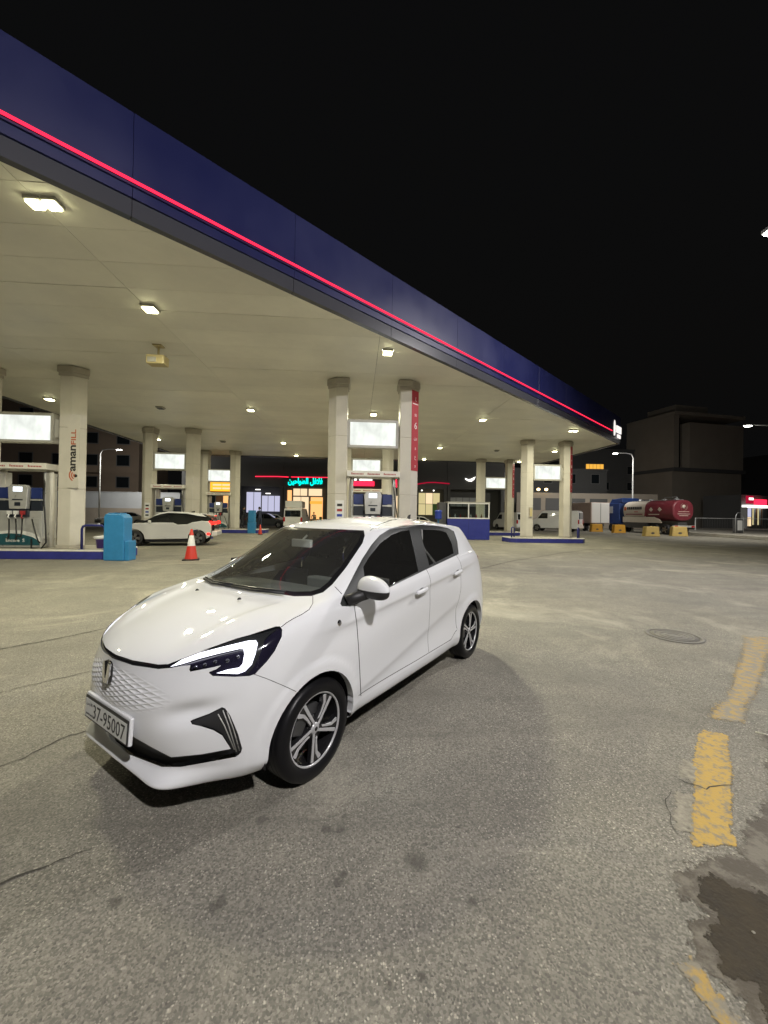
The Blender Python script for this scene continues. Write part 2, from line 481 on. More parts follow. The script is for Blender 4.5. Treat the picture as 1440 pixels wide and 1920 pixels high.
for q, k_, sc_ in (('yellow_paint', .95, 34), ('yellow_faded', 1.25, 30), ('soil', 1.0, 14), ('soil_wet', 1.0, 12)): soften(q, k_, sc_)

def sheet(name, pts, z, matname, label, jit=0.01, step=0.05, seed=1, kind='structure', rim=.03):
    """a flat patch on a fine grid; 'rim' rises from 0 outside the ragged outline to 1 inside it"""
    q = np.array(ragged(pts, jit, step, seed)); g_ = max(.012, min(.03, (q.max(0) - q.min(0)).max() / 110))
    lo, hi = q.min(0) - rim - g_, q.max(0) + rim + g_
    nx, ny = int((hi[0] - lo[0]) / g_) + 1, int((hi[1] - lo[1]) / g_) + 1
    X, Y = np.meshgrid(lo[0] + g_ * np.arange(nx), lo[1] + g_ * np.arange(ny), indexing='ij')
    P = np.stack([X.ravel(), Y.ravel()], 1)
    a, b = q, np.roll(q, -1, 0); d = np.full(len(P), 9.0); ins = np.zeros(len(P), bool)
    for k in range(len(q)):
        e = b[k] - a[k]; t = np.clip(((P - a[k]) @ e) / max(e @ e, 1e-9), 0, 1)
        d = np.minimum(d, np.hypot(*(P - a[k] - t[:, None] * e).T))
        if a[k, 1] != b[k, 1]:
            ins ^= ((a[k, 1] > P[:, 1]) != (b[k, 1] > P[:, 1])) & (P[:, 0] < (b[k, 0] - a[k, 0]) * (P[:, 1] - a[k, 1]) / (b[k, 1] - a[k, 1]) + a[k, 0])
    sd = np.where(ins, d, -d); rv = np.clip(.5 + sd / (2 * rim), 0, 1)
    keep = rv > 0.0
    idx = -np.ones(len(P), int); fs = []
    ok = keep.reshape(nx, ny)
    cell = ok[:-1, :-1] | ok[1:, :-1] | ok[:-1, 1:] | ok[1:, 1:]
    I, J = np.where(cell)
    quads = np.stack([I * ny + J, (I + 1) * ny + J, (I + 1) * ny + J + 1, I * ny + J + 1], 1)
    used = np.unique(quads); idx[used] = np.arange(len(used))
    me = bpy.data.meshes.new(name)
    me.from_pydata([(p[0], p[1], z) for p in P[used]], [], idx[quads].tolist())
    at_ = me.attributes.new('rim', 'FLOAT', 'POINT'); at_.data.foreach_set('value', rv[used].astype(np.float32))
    me.materials.append(M_(matname)); me.update()
    return tag(link(bpy.data.objects.new(name, me)), label, kind=kind)

sheet('painted_line', [(2.46, 2.64), (2.60, 2.74), (2.72, 2.66), (1.84, 1.77), (1.63, 1.77)], 0.003, 'yellow_paint', 'thick worn yellow dash painted on the asphalt', 0.009, 0.015, 3, rim=.028)
sheet('painted_line', [(2.80, 2.90), (2.98, 2.82), (3.95, 3.55), (4.75, 4.20), (5.6, 4.85), (5.25, 4.90), (4.45, 4.20), (3.60, 3.46)], 0.003, 'yellow_faded', 'faded yellow dash curving away along the edge', 0.016, 0.02, 4, rim=.06)
sheet('painted_line', [(1.15, 1.31), (1.22, 1.31), (1.21, 1.13), (1.15, 1.13)], 0.003, 'yellow_faded', 'last scrap of a yellow dash by the wet soil', 0.008, 0.02, 5)
sheet('dirt_verge', [(3.3, 2.80), (2.95, 2.60), (2.72, 2.38), (2.50, 2.16), (2.30, 2.02), (2.02, 1.86), (1.80, 1.74), (1.56, 1.66), (1.44, 1.64), (1.40, 1.52), (1.45, 1.46), (1.36, 1.44), (1.29, 1.38), (1.26, 1.30), (1.30, 1.24), (1.27, 1.16), (1.31, 1.02), (1.34, 0.8), (3.4, 0.6), (4.2, 2.3)], 0.0022, 'soil', 'loose brown soil along the broken asphalt edge', 0.018, 0.018, 6, rim=.07)
sheet('damp_soil', [(1.60, 1.60), (1.50, 1.59), (1.44, 1.50), (1.50, 1.47), (1.40, 1.42), (1.34, 1.37), (1.31, 1.29), (1.36, 1.22), (1.33, 1.14), (1.38, 1.0), (1.42, 0.85), (2.0, 0.8), (1.70, 1.2), (1.62, 1.36), (1.75, 1.52)], 0.0036, 'soil_wet', 'dark wet soil patch at the asphalt edge', 0.016, 0.014, 8, rim=.06)
sheet('damp_soil', [(3.35, 2.78), (2.98, 2.58), (2.72, 2.30), (2.58, 2.06), (2.80, 1.9), (3.6, 2.2)], 0.0036, 'soil_wet', 'dark damp soil beside the yellow dash', 0.02, 0.02, 9, rim=.07)

# old joints and cracks in the forecourt
mat('crack_dark', (0.045, 0.042, 0.034), 0.9, var=.3, vscale=20)
def crack(pts, w_, seed, label):
    rn = random.Random(seed); q = []
    for i in range(len(pts) - 1):
        a, c = Vector(pts[i]), Vector(pts[i + 1]); k = max(2, int((c - a).length / .03))
        q += [a.lerp(c, j / k) for j in range(k)]
    L = []; R = []; off = 0
    for i, p in enumerate(q):
        t = (q[min(i + 1, len(q) - 1)] - q[max(i - 1, 0)]).normalized(); nn = Vector((-t.y, t.x)); off = off * .85 + rn.gauss(0, .006)
        hw = w_ * rn.uniform(.25, 1.0) * min(1, i / 6 + .1, (len(q) - 1 - i) / 6 + .1)
        L.append(tuple(p + nn * (off + hw))); R.append(tuple(p + nn * (off - hw)))
    b = MB(); n = len(L)
    b.add([(x, y, .004) for x, y in L + R], [(i, i + 1, n + i + 1, n + i) for i in range(n - 1)])
    tag(b.build('ground_crack', 'crack_dark'), label, kind='structure')
crack([(1.93, 2.30), (1.98, 2.20), (2.05, 2.14), (2.16, 2.18), (2.30, 2.17)], .010, 7, 'crack running into the thick yellow dash')
crack([(1.62, 1.80), (1.66, 1.92), (1.76, 2.06), (1.90, 2.16)], .0035, 8, 'crack left of the crumbled concrete')
crack([(-4.6, 3.9), (-3.95, 4.64), (-3.57, 5.07), (-3.14, 5.65), (-2.6, 6.3)], .014, 1, 'long dark joint crack running to the car nose')
crack([(-2.35, 2.2), (-2.09, 2.61), (-2.0, 2.85), (-1.89, 2.94), (-1.6, 3.2)], .006, 2, 'thin crack in front of the bumper')
crack([(-3.4, 3.2), (-3.02, 3.56), (-2.75, 3.84), (-2.3, 4.2)], .006, 3, 'faint crack left of the car nose')
crack([(-1.75, 1.6), (-1.46, 1.75), (-1.3, 1.84), (-1.17, 1.92)], .008, 4, 'dark crack at the lower left')
crack([(3.0, 10.6), (5.49, 13.4), (9.32, 16.8), (12.73, 19.33)], .03, 5, 'long seam running to the right island')

def stone(name, loc, r, matname, label, seed, group):
    rn = random.Random(seed); bm = bmesh.new(); bmesh.ops.create_icosphere(bm, subdivisions=1, radius=r)
    for v in bm.verts:
        v.co = Vector((v.co.x * rn.uniform(.8, 1.4), v.co.y * rn.uniform(.7, 1.1), v.co.z * rn.uniform(.35, .6)))
    me = bpy.data.meshes.new(name); bm.to_mesh(me); bm.free(); me.materials.append(M_(matname))
    o = link(bpy.data.objects.new(name, me)); o.location = loc; o.rotation_euler = (0, 0, rn.uniform(0, 6)); tag(o, label, 'stone', group)
mat('chip', (0.25, 0.235, 0.195), 0.9, var=0.35, vscale=28, bump=.8, bscale=50)
mat('paper', (0.62, 0.60, 0.50), 0.7, var=0.1)
rn = random.Random(11)
spots = []
STN = ['roundest pale stone low on the wet soil', 'small pale stone beside the wet patch', 'tiny stone on the brown soil', 'flat chip of stone near the frame edge', 'greyish stone near the damp soil', 'little stone close to the asphalt edge', 'broken stone half way up the soil', 'pale pebble by the straw']
for i in range(8):
    t = rn.random()
    x = 1.34 + t * 1.35 + rn.uniform(-.02, .32); y = 1.40 + t * 0.98 - rn.uniform(0.02, .28)
    r = [.014, .008, .006, .011, .009, .006, .010, .007][i]
    stone('stone', (x, y, .012 + r * .3), r, 'chip', STN[i], 100 + i, 'stones on the soil verge')
mat('rubble_pale', (0.24, 0.222, 0.175), 0.9, var=0.35, vscale=28, bump=.8, bscale=50); soften('rubble_pale', 1.2, 30)
sheet('worn_patch', [(2.03, 2.20), (2.12, 2.24), (2.20, 2.34), (2.16, 2.40), (2.06, 2.33), (2.00, 2.25)], .0025, 'rubble_pale', 'pale crumbled concrete by the thick yellow dash', .012, .012, 21)
sheet('worn_patch', [(1.68, 1.84), (1.78, 1.90), (1.92, 2.08), (1.87, 2.12), (1.74, 2.00), (1.64, 1.88)], .0025, 'rubble_pale', 'rough pale asphalt edge left of the thick yellow dash', .012, .012, 22)
for nm, p, a, lab in [('paper_scrap', (1.83, 1.53, .014), .4, 'crumpled pale paper scrap on the soil'), ('drinking_straw', (3.02, 2.62, .014), 2.5, 'thin white straw lying on the damp soil')]:
    b = MB()
    if nm == 'paper_scrap':
        b.add([(-.03, -.01, 0), (.0, -.018, .008), (.028, -.004, 0), (.02, .014, .012), (-.012, .016, .004)], [(0, 1, 4), (1, 3, 4), (1, 2, 3)])
    else:
        b.tube([(-.09, 0, 0), (.0, .004, .002), (.09, 0, 0)], .004, 6)
    o = b.build(nm, 'paper'); o.location = p; o.rotation_euler = (0, 0, a); tag(o, lab, 'litter')

# manhole cover
mh = empty('manhole_cover', (4.27, 4.95, 0.004), .3, 'round dark iron manhole cover set in the asphalt', 'manhole')
mat('iron', (0.165, 0.157, 0.135), 0.75, metal=0.0, var=0.2, vscale=9)
b = MB(); b.lathe([(0.0, .004), (.27, .004), (.27, 0)], 40); b.build('lid', 'iron', mh)
b = MB()
for r in (.07, .14, .21): b.lathe([(r, .004), (r, .009), (r + .025, .009), (r + .025, .004)], 36)
b.build('rib', 'iron', mh)
b = MB(); b.lathe([(.285, 0), (.285, .006), (.33, .006), (.33, 0)], 40); b.build('rim', 'iron', mh)

# ================================================================ CANOPY
HS = 6.35
CANP = [(16.5, 23.65), (16.3, 33.6), (-15.0, 33.3), (-15.0, -2.92)]     # soffit outline; the first-to-last edge is the slanted front
def clip(poly, a, b):
    out = []
    for i in range(len(poly)):
        p, q = poly[i], poly[(i + 1) % len(poly)]
        sp = (b[0] - a[0]) * (p[1] - a[1]) - (b[1] - a[1]) * (p[0] - a[0])
        sq = (b[0] - a[0]) * (q[1] - a[1]) - (b[1] - a[1]) * (q[0] - a[0])
        if sp >= 0: out.append(p)
        if (sp >= 0) != (sq >= 0):
            t = sp / (sp - sq); out.append((p[0] + t * (q[0] - p[0]), p[1] + t * (q[1] - p[1])))
    return out
cn = empty('canopy', (0, 0, 0), 0, 'large blue filling station canopy with red neon line and pale soffit', 'canopy')
ys = np.arange(-3.0, 34.0, 0.90); xs = [-15.2, -10.5, -5.0, 0.55, 6.1, 11.6, 16.8]
for j in range(len(ys)):
    for i in range(len(xs) - 1):
        p = [(xs[i] + .005, ys[j] + .005), (xs[i + 1] - .005, ys[j] + .005), (xs[i + 1] - .005, ys[j] + .895), (xs[i] + .005, ys[j] + .895)]
        for k in range(4):
            a, c = CANP[k], CANP[(k + 1) % 4]
            p = clip(p, a, c)
            if len(p) < 3: break
        if len(p) < 3: continue
        b = MB(); b.prism(p, .03, base=HS + .0014 * ((i * 7 + j * 5) % 4)); b.build('soffit_panel', 'soffit', cn)
b = MB(); b.prism(CANP, .1, base=HS + .06); b.build('roof_deck', 'steel_dark', cn)
FT = 7.93                                                                # top of the fascia
def fascia(a, c, nm_n, first):
    a = Vector(a); c = Vector(c); d = (c - a); L = d.length; d.normalize()
    ang = math.atan2(d.y, d.x)
    # outward normal is to the right of a->c for a counter-clockwise outline
    Mx = T(a.x, a.y, 0) @ rotz(ang)
    n = max(1, round(L / nm_n)); w_ = L / n
    for i in range(n):
        b = MB(); b.bb(i * w_ + .0025, (i + 1) * w_ - .0025, -.16, -.05, HS + .22, FT, Mx); b.build('fascia_panel', 'fascia', cn, bevel=.003, seg=1)
    for i in range(n):
        b = MB(); b.bb(i * w_ + .003, (i + 1) * w_ - .003, -.13, 0.0, HS - .07, HS + .215, Mx); b.build('fascia_trim', 'fascia_trim', cn, bevel=.006, seg=1)
    b = MB(); b.bb(0, L, -.05, .02, HS + .1, FT - .01, Mx); b.build('fascia_backing', 'fascia', cn)
    return Mx, L
MxF, LF = fascia(CANP[3], CANP[0], 3.0, True)
for k in (0, 1, 2):
    fascia(CANP[k], CANP[k + 1], 4.0, False)
# red neon tube on the front fascia, ends short of the sign at the corner
b = MB(); b.tube([(.5, -.215, 6.80), (LF - 1.95, -.215, 6.80)], .023, 8, M=MxF); b.build('neon_tube', 'neon_red', cn)
b = MB(); b.bb(.5, LF - 1.9, -.20, -.16, 6.735, 6.765, MxF); b.build('neon_rail', 'fascia', cn)
# corner sign: shield emblem and two lines of lettering as lit blocks
b = MB(); b.prism([(0.02, 0), (.17, -.02), (.33, .10), (.40, .34), (.36, .40), (.42, .55), (.36, .90), (.26, 1.10), (.13, 1.14), (.03, .95), (-.02, .5)], .05, 'y', -.22, MxF @ T(LF - 1.45, 0, 6.62) @ Matrix.Scale(.82, 4)); b.build('sign_emblem', 'sign_white', cn)
def rbar(x0, x1, z0, z1, nseg):
    w_ = (x1 - x0) / nseg
    b = MB()
    for i in range(nseg):
        b.bb(x0 + i * w_, x0 + (i + 1) * w_ - .012, -.22, -.17, z0, z1, MxF)
    return b
rbar(LF - 1.02, LF - .06, 6.86, 7.28, 8).build('sign_lettering', 'sign_white', cn)
rbar(LF - .82, LF - .20, 6.55, 6.76, 5).build('sign_lettering', 'sign_white', cn)

# canopy lamps
def canopy_lamp(name, x, y, label, power, col=(1.0, .95, .68), double=False, lit=True, tilt=0):
    e = empty(name, (x, y, HS), 0, label, 'canopy light', 'lamps in the canopy soffit')
    offs = [(-.125, 0), (.125, 0)] if double else [(0, 0)]; q = .72 if double else 1.0
    for ox, oy in offs:
        b = MB(); b.box((ox, oy, -.03), (.32 * q, .32 * q, .06)); b.build('housing', 'frame_grey', e, bevel=.012)
        b = MB(); b.prism([(ox - .125 * q, -.125 * q), (ox + .125 * q, -.125 * q), (ox + .125 * q, .125 * q), (ox - .125 * q, .125 * q)], .03, base=-.092); b.build('lens', 'lamp_lens' if lit else 'frame_dark', e, bevel=.012)
    if lit:
        ld = bpy.data.lights.new(name, 'AREA'); ld.shape = 'RECTANGLE'; ld.size = .6 if double else .3; ld.size_y = .3
        ld.energy = power; ld.color = col
        lo = link(bpy.data.objects.new(name + '_light', ld)); lo.parent = e; lo.location = (0, 0, -.13); lo.rotation_euler = (-math.radians(tilt), 0, 0)
        if tilt: ld.spread = math.radians(96); ld.size = ld.size_y = .5
    return e
LAMPS = [
    (-4.9, 6.35, 'double lamp nearest the front edge, top left', True), (-4.9, 9.45, 'single lamp before the hanging loudspeaker', False),
    (.83, 11.3, 'lamp close to the fascia above the middle columns', False), (-4.95, 18.3, 'lamp in the middle of the soffit behind the loudspeaker', False),
    (6.1, 18.7, 'bright lamp to the right of the red price banner', False), (.72, 18.35, 'lamp just above the large middle light box', False),
    (-5.0, 26.6, 'small far lamp above the teal shop sign', False), (-5.0, 32.2, 'farthest lamp at the back edge above the teal sign', False),
    (5.72, 26.8, 'far lamp to the right of the red banner', False), (5.6, 32.5, 'farthest lamp at the back edge right of the middle columns', False),
    (11.72, 20.45, 'double lamp before the right-hand columns', True), (14.1, 27.0, 'lamp between the right-hand column pair', False),
    (13.9, 32.6, 'low far lamp beside the right-hand rear columns', False), (-13.1, 26.5, 'far lamp between the left rear columns', False),
    (-13.2, 17.6, 'lamp seen beside the top of the lettered column', False), (-11.0, 8.2, 'unseen lamp added at the far left to light the first island', False)]  # the last one is out of view, added to light the first island
for x, y, lb, dbl in LAMPS:
    fl = (x, y) == (.83, 11.3)                  # this one is turned outward over the forecourt
    canopy_lamp('canopy_lamp', x, y, lb, 245 if fl else (300 if dbl else 222), double=dbl, tilt=42 if fl else 0)
for x, y, lb in [(-9.05, 18.5, 'unlit lamp in the soffit left of the middle lamp'), (-9.04, 26.8, 'unlit lamp in the soffit before the far light box'), (10.0, 27.4, 'unlit lamp before the right rear columns')]:
    canopy_lamp('canopy_lamp', x, y, lb, 0, lit=False)

# hanging loudspeaker
mat('speaker_cream', (0.50, 0.42, 0.22), 0.5, var=0.08)
e = empty('hanging_loudspeaker', (-5.78, 11.64, HS), 0, 'cream box loudspeaker hanging on a short rod from the soffit', 'loudspeaker')
b = MB(); b.tube([(0, 0, 0), (0, 0, -.32)], .03, 8); b.box((0, 0, -.015), (.24, .24, .03)); b.build('rod', 'speaker_cream', e)
b = MB(); b.box((-.02, 0, -.44), (.50, .34, .26)); b.build('cabinet', 'speaker_cream', e, bevel=.03)
b = MB(); b.box((-.10, -.175, -.46), (.24, .02, .14)); b.build('grille', 'frame_grey', e, bevel=.005)
b = MB(); b.tube([(-.24, 0, -.44), (-.24, 0, -.30), (.22, 0, -.30), (.22, 0, -.44)], .012, 6); b.build('bracket', 'frame_grey', e)

# ================================================================ COLUMNS, ISLANDS, LIGHT BOXES
IH = 0.30                                  # island height
def column(x_out, x_in, y, label, lean, red=False, aman=False, grp='canopy columns', note=False):
    """octagon-ended column: bevelled on its outer side, flat toward the pump"""
    w_ = x_in - x_out if lean < 0 else x_out - x_in
    e = empty('canopy_column', (x_out, y, IH), 0, label, 'column', grp)
    sg = 1 if lean < 0 else -1
    def pr(g_):
        return [(sg * (0 - g_), .26), (sg * (.28 - g_ * .4), 0 - g_), (sg * (w_ + g_), 0 - g_), (sg * (w_ + g_), .56 + g_), (sg * (.28 - g_ * .4), .56 + g_), (sg * (0 - g_), .30)]
    for z0, z1 in ((.10, 1.97), (1.975, 4.0), (4.005, HS - IH - .34)):
        b = MB(); b.prism(pr(0), z1 - z0, base=z0); b.build('cladding', 'column', e, bevel=.012, seg=1)
    b = MB(); b.prism(pr(-.01), 5.5, base=.05); b.build('core', 'column_cap', e)
    b = MB(); b.prism(pr(.07), .22, base=HS - IH - .24); b.build('capital', 'column_cap', e, bevel=.02, seg=1)
    b = MB(); b.prism(pr(.035), .10, base=HS - IH - .34); b.build('capital_neck', 'column_cap', e, bevel=.01, seg=1)
    b = MB(); b.prism(pr(.025), .10, base=0); b.build('plinth', 'column_cap', e, bevel=.01, seg=1)
    if red:
        # banner wrapped on the bevelled outer face
        p0 = Vector((sg * 0, .26, 0)); p1 = Vector((sg * .28, 0, 0)); d = (p1 - p0).normalized(); nrm = Vector((-sg * d.y * -1 if False else 0, 0, 0))
        ang = math.atan2((p0 - p1).y, (p0 - p1).x)
        Mb = T(sg * .28, 0, 0) @ rotz(ang)
        Lb = (p1 - p0).length
        s2 = -1 if sg < 0 else 1
        b = MB(); b.bb(.005, Lb - .005, -.012 * 1, -.003, 2.85, 5.72, Mb)
        bo = b.build('banner', 'banner_red', e)
        zz = [(5.45, '\uFEC9', .16), (4.88, '\u0648\u0631', .17), (4.45, '6', .34), (4.02, '\uFEE6\uFEF3', .17), (3.68, '\u0648', .16), (3.35, '\uFEC9', .16), (3.05, '\u0648', .16)]
        for z_, t_, s_ in zz:
            text_mesh('banner_letter', t_, s_, 'print_white', bo, Mb @ T(Lb * .58, -.015, z_), .002)
        b = MB(); b.bb(.05, Lb - .02, -.016, -.0125, 5.22, 5.25, Mb); b.build('banner_rule', 'print_white', bo)
    if aman:
        b = MB(); b.bb(-.40, -.02, -.030, -.002, 2.0, 4.4); b.build('sign_panel', 'column', e, bevel=.004, seg=1)
        R = Matrix.Rotation(math.radians(-90), 4, 'Y')
        text_mesh('sign_letters', 'aman', .28, 'print_black', e, T(-.20, -.033, 2.98) @ R, .003, .006, .96, fit=(.86, .17))
        text_mesh('sign_letters', 'FILL', .24, 'print_orange', e, T(-.20, -.033, 3.68) @ R, .003, .003, .96, fit=(.50, .15))
        b = MB()
        for r0, r1 in ((.05, .085), (.12, .155), (.19, .225)):
            pts = [(r1 * math.cos(t), r1 * math.sin(t)) for t in np.linspace(math.radians(140), math.radians(240), 10)]
            pts += [(r0 * math.cos(t), r0 * math.sin(t)) for t in np.linspace(math.radians(240), math.radians(140), 10)]
            b.prism(pts, .004, 'y', -.036, T(-.10, 0, 2.42))
        b.build('sign_arcs', 'print_orange', e)
        b = MB(); b.prism([(-.05, -.03), (0, -.06), (.05, 0), (0, .06), (-.05, .03)], .004, 'y', -.036, T(-.10, 0, 2.40)); b.build('sign_dot', 'print_black', e)
    if note:
        xx = .30 if lean < 0 else -.6
        b = MB(); b.bb(xx, xx + .3, -.010, -.002, .9, 1.75); nb = b.build('notice', 'plastic_white', e)
        for q in range(4):
            b = MB(); b.bb(xx + .06, xx + .24, -.012, -.0105, 1.0 + q * .18, 1.09 + q * .18); b.build('notice_print', ('print_black', 'plastic_blue', 'print_red', 'print_black')[q], nb)
    return e

def island(x0, x1, y0, y1, label):
    e = empty('pump_island', ((x0 + x1) / 2, (y0 + y1) / 2, 0), 0, label, 'pump island', 'pump islands')
    hx, hy = (x1 - x0) / 2, (y1 - y0) / 2; c = .28
    def out(g_): return [(-hx + c, -hy - g_), (hx - c, -hy - g_), (hx + g_, -hy + c), (hx + g_, hy - c), (hx - c, hy + g_), (-hx + c, hy + g_), (-hx - g_, hy - c), (-hx - g_, -hy + c)]
    b = MB(); b.prism(out(0), IH - .05, base=0); b.build('kerb', 'kerb_blue', e, bevel=.012, seg=1)
    b = MB(); b.prism(out(.012), .045, base=IH - .048); b.build('kerb_top', 'kerb_white', e, bevel=.01, seg=1)
    b = MB(); b.prism(out(-.16), .006, base=IH - .002); b.build('paving', 'concrete', e)
    return e

def light_box(x, y, z, label, mark=False):
    e = empty('light_box', (x, y, z), 0, label, 'light box', 'light boxes between columns')
    W_, H_ = 1.80, 1.00
    b = MB()
    b.bb(-W_ / 2, W_ / 2, -.02, .24, H_ / 2 - .09, H_ / 2); b.bb(-W_ / 2, W_ / 2, -.02, .24, -H_ / 2, -H_ / 2 + .09)
    b.bb(-W_ / 2, -W_ / 2 + .09, -.02, .24, -H_ / 2 + .09, H_ / 2 - .09); b.bb(W_ / 2 - .09, W_ / 2, -.02, .24, -H_ / 2 + .09, H_ / 2 - .09)
    b.build('frame', 'frame_grey', e, bevel=.01, seg=1)
    b = MB(); b.bb(-W_ / 2 + .09, W_ / 2 - .09, .03, .05, -H_ / 2 + .09, H_ / 2 - .09); b.build('screen', 'screen_white', e)
    b = MB(); b.bb(-W_ / 2 + .02, W_ / 2 - .02, .06, .22, -H_ / 2 + .02, H_ / 2 - .02); b.build('case', 'frame_dark', e)
    b = MB()
    for s in (-1, 1):
        b.bb(s * W_ / 2 + min(0, s * .12), s * W_ / 2 + max(0, s * .12), .06, .16, -.3, .3)
    b.build('bracket', 'frame_grey', e)
    return e

def pump(x, y, label, rz=0):
    e = empty('fuel_pump', (x, y, IH), rz, label, 'fuel pump', 'fuel pumps on the islands')
    W_ = 1.62; D_ = .62
    b = MB(); b.box((0, 0, .62), (W_ - .2, D_, 1.20)); b.build('cabinet', 'pump_silver', e, bevel=.02)
    b = MB(); b.bb(-.66, .66, -D_ / 2 - .012, -D_ / 2, .08, .98); fo = b.build('front_panel', 'pump_silver', e, bevel=.005, seg=1)
    # dark curved skirt with the model lettering
    cv = [(-.66, .10), (.66, .10), (.66, .22), (.45, .36), (.1, .46), (-.3, .48), (-.66, .44)]
    b = MB(); b.prism(cv, .012, 'y', -D_ / 2 - .026); so = b.build('skirt', 'pump_green', e)
    cv2 = [(-.66, .445), (-.3, .485), (.1, .465), (.45, .365), (.66, .225), (.66, .36), (.42, .50), (.1, .58), (-.3, .58), (-.66, .52)]
    b = MB(); b.prism(cv2, .008, 'y', -D_ / 2 - .022); b.build('skirt_band', 'plastic_white', e)
    text_mesh('skirt_lettering', 'Encore  S', .15, 'print_white', so, T(-.08, -D_ / 2 - .03, .25), .002, .002)
    # side posts carrying the header
    for s in (-1, 1):
        b = MB(); b.tube([(s * .78, 0, 0), (s * .78, 0, 2.0), (s * .75, 0, 2.45), (s * .73, 0, 2.58)], .075, 12); b.build('post', 'pump_white', e)
        b = MB(); b.bb(s * .73 - .03, s * .73 + .03, -.26, .26, .3, 2.5); b.build('side_panel', 'pump_silver', e, bevel=.01, seg=1)
    b = MB(); b.box((0, 0, 2.68), (W_ + .22, D_ + .3, .20)); h = b.build('header', 'pump_white', e, bevel=.012)
    for k in (-1, 0, 1):
        b = MB()
        for q in range(9):
            xx = k * .56 - .2 + q * .048
            b.bb(xx, xx + .032, -D_ / 2 - .1535, -D_ / 2 - .1505, 2.645, 2.69 + (.025 if q == 0 else 0))
        b.build('header_lettering', 'print_red', h)
    b = MB(); b.box((0, .1, 1.30), (W_ - .26, .28, .24)); b.build('shelf', 'pump_dark', e, bevel=.01, seg=1)
    # hanging panels left and right of the console
    for s in (-1, 1):
        b = MB(); b.bb(s * .51 - .17, s * .51 + .17, -.30, -.24, 1.62, 1.98); b.build('grade_panel', 'pump_blue', e, bevel=.01, seg=1)
        b = MB(); b.bb(s * .51 - .18, s * .51 + .18, -.31, -.22, 1.56, 1.605); b.build('panel_rail', 'pump_silver', e)
        b = MB(); b.bb(s * .51 - .17, s * .51 + .17, -.28, -.22, 1.02, 1.55); b.build('nozzle_bay', 'pump_dark', e, bevel=.01, seg=1)
    b = MB(); b.bb(-.52, .52, -.20, -.02, 1.40, 2.0); b.build('console_back', 'pump_dark', e)
    b = MB(); b.prism([(-.26, 1.28), (.26, 1.28), (.31, 1.96), (.22, 2.07), (-.22, 2.07), (-.31, 1.96)], .16, 'y', -.38); c_ = b.build('console', 'pump_silver', e, bevel=.012, seg=1)
    b = MB(); b.bb(-.14, .14, -.386, -.379, 1.85, 2.00); b.build('display', 'lcd', c_)
    b = MB(); b.bb(-.16, .16, -.386, -.379, 1.56, 1.60); b.bb(-.09, .09, -.386, -.379, 1.38, 1.50); b.build('card_slot', 'pump_dark', c_)
    b = MB(); b.bb(-.33, .33, -.38, -.2, 1.02, 1.26); bay = b.build('handle_bay', 'pump_dark', e, bevel=.01, seg=1)
    for q, mm in ((-.2, 'plastic_white'), (0.0, 'plastic_white'), (.2, 'print_red')):
        b = MB(); b.box((q, -.42, 1.16), (.10, .10, .12)); b.tube([(q, -.42, 1.14), (q + .02, -.50, 1.02), (q + .02, -.44, .96)], .022, 6); b.build('nozzle', mm, e, bevel=0)
    for q, x0_, z0_ in ((-.2, -.25, .35), (0.0, .02, .30), (.2, .1, .42), (.5, .78, .2)):
        pts = [(x0_ + (q + .02 - x0_) * t_ + .12 * math.sin(t_ * 3.1), -.46 - .10 * math.sin(t_ * 3.1), z0_ + (.96 - z0_) * t_ - .55 * math.sin(t_ * 3.1) * .45) for t_ in np.linspace(0, 1, 9)]
        b = MB(); b.tube(pts, .022, 6); b.build('hose', 'rubber_hose', e)
    pts = [(.70, -.2, 2.5), (.80, -.36, 1.6), (.92, -.44, .8), (.95, -.44, .2), (.80, -.46, -.02), (.5, -.44, .02), (.42, -.34, .3)]
    b = MB(); b.tube(pts, .022, 6); b.build('hose', 'rubber_hose', e)
    return e

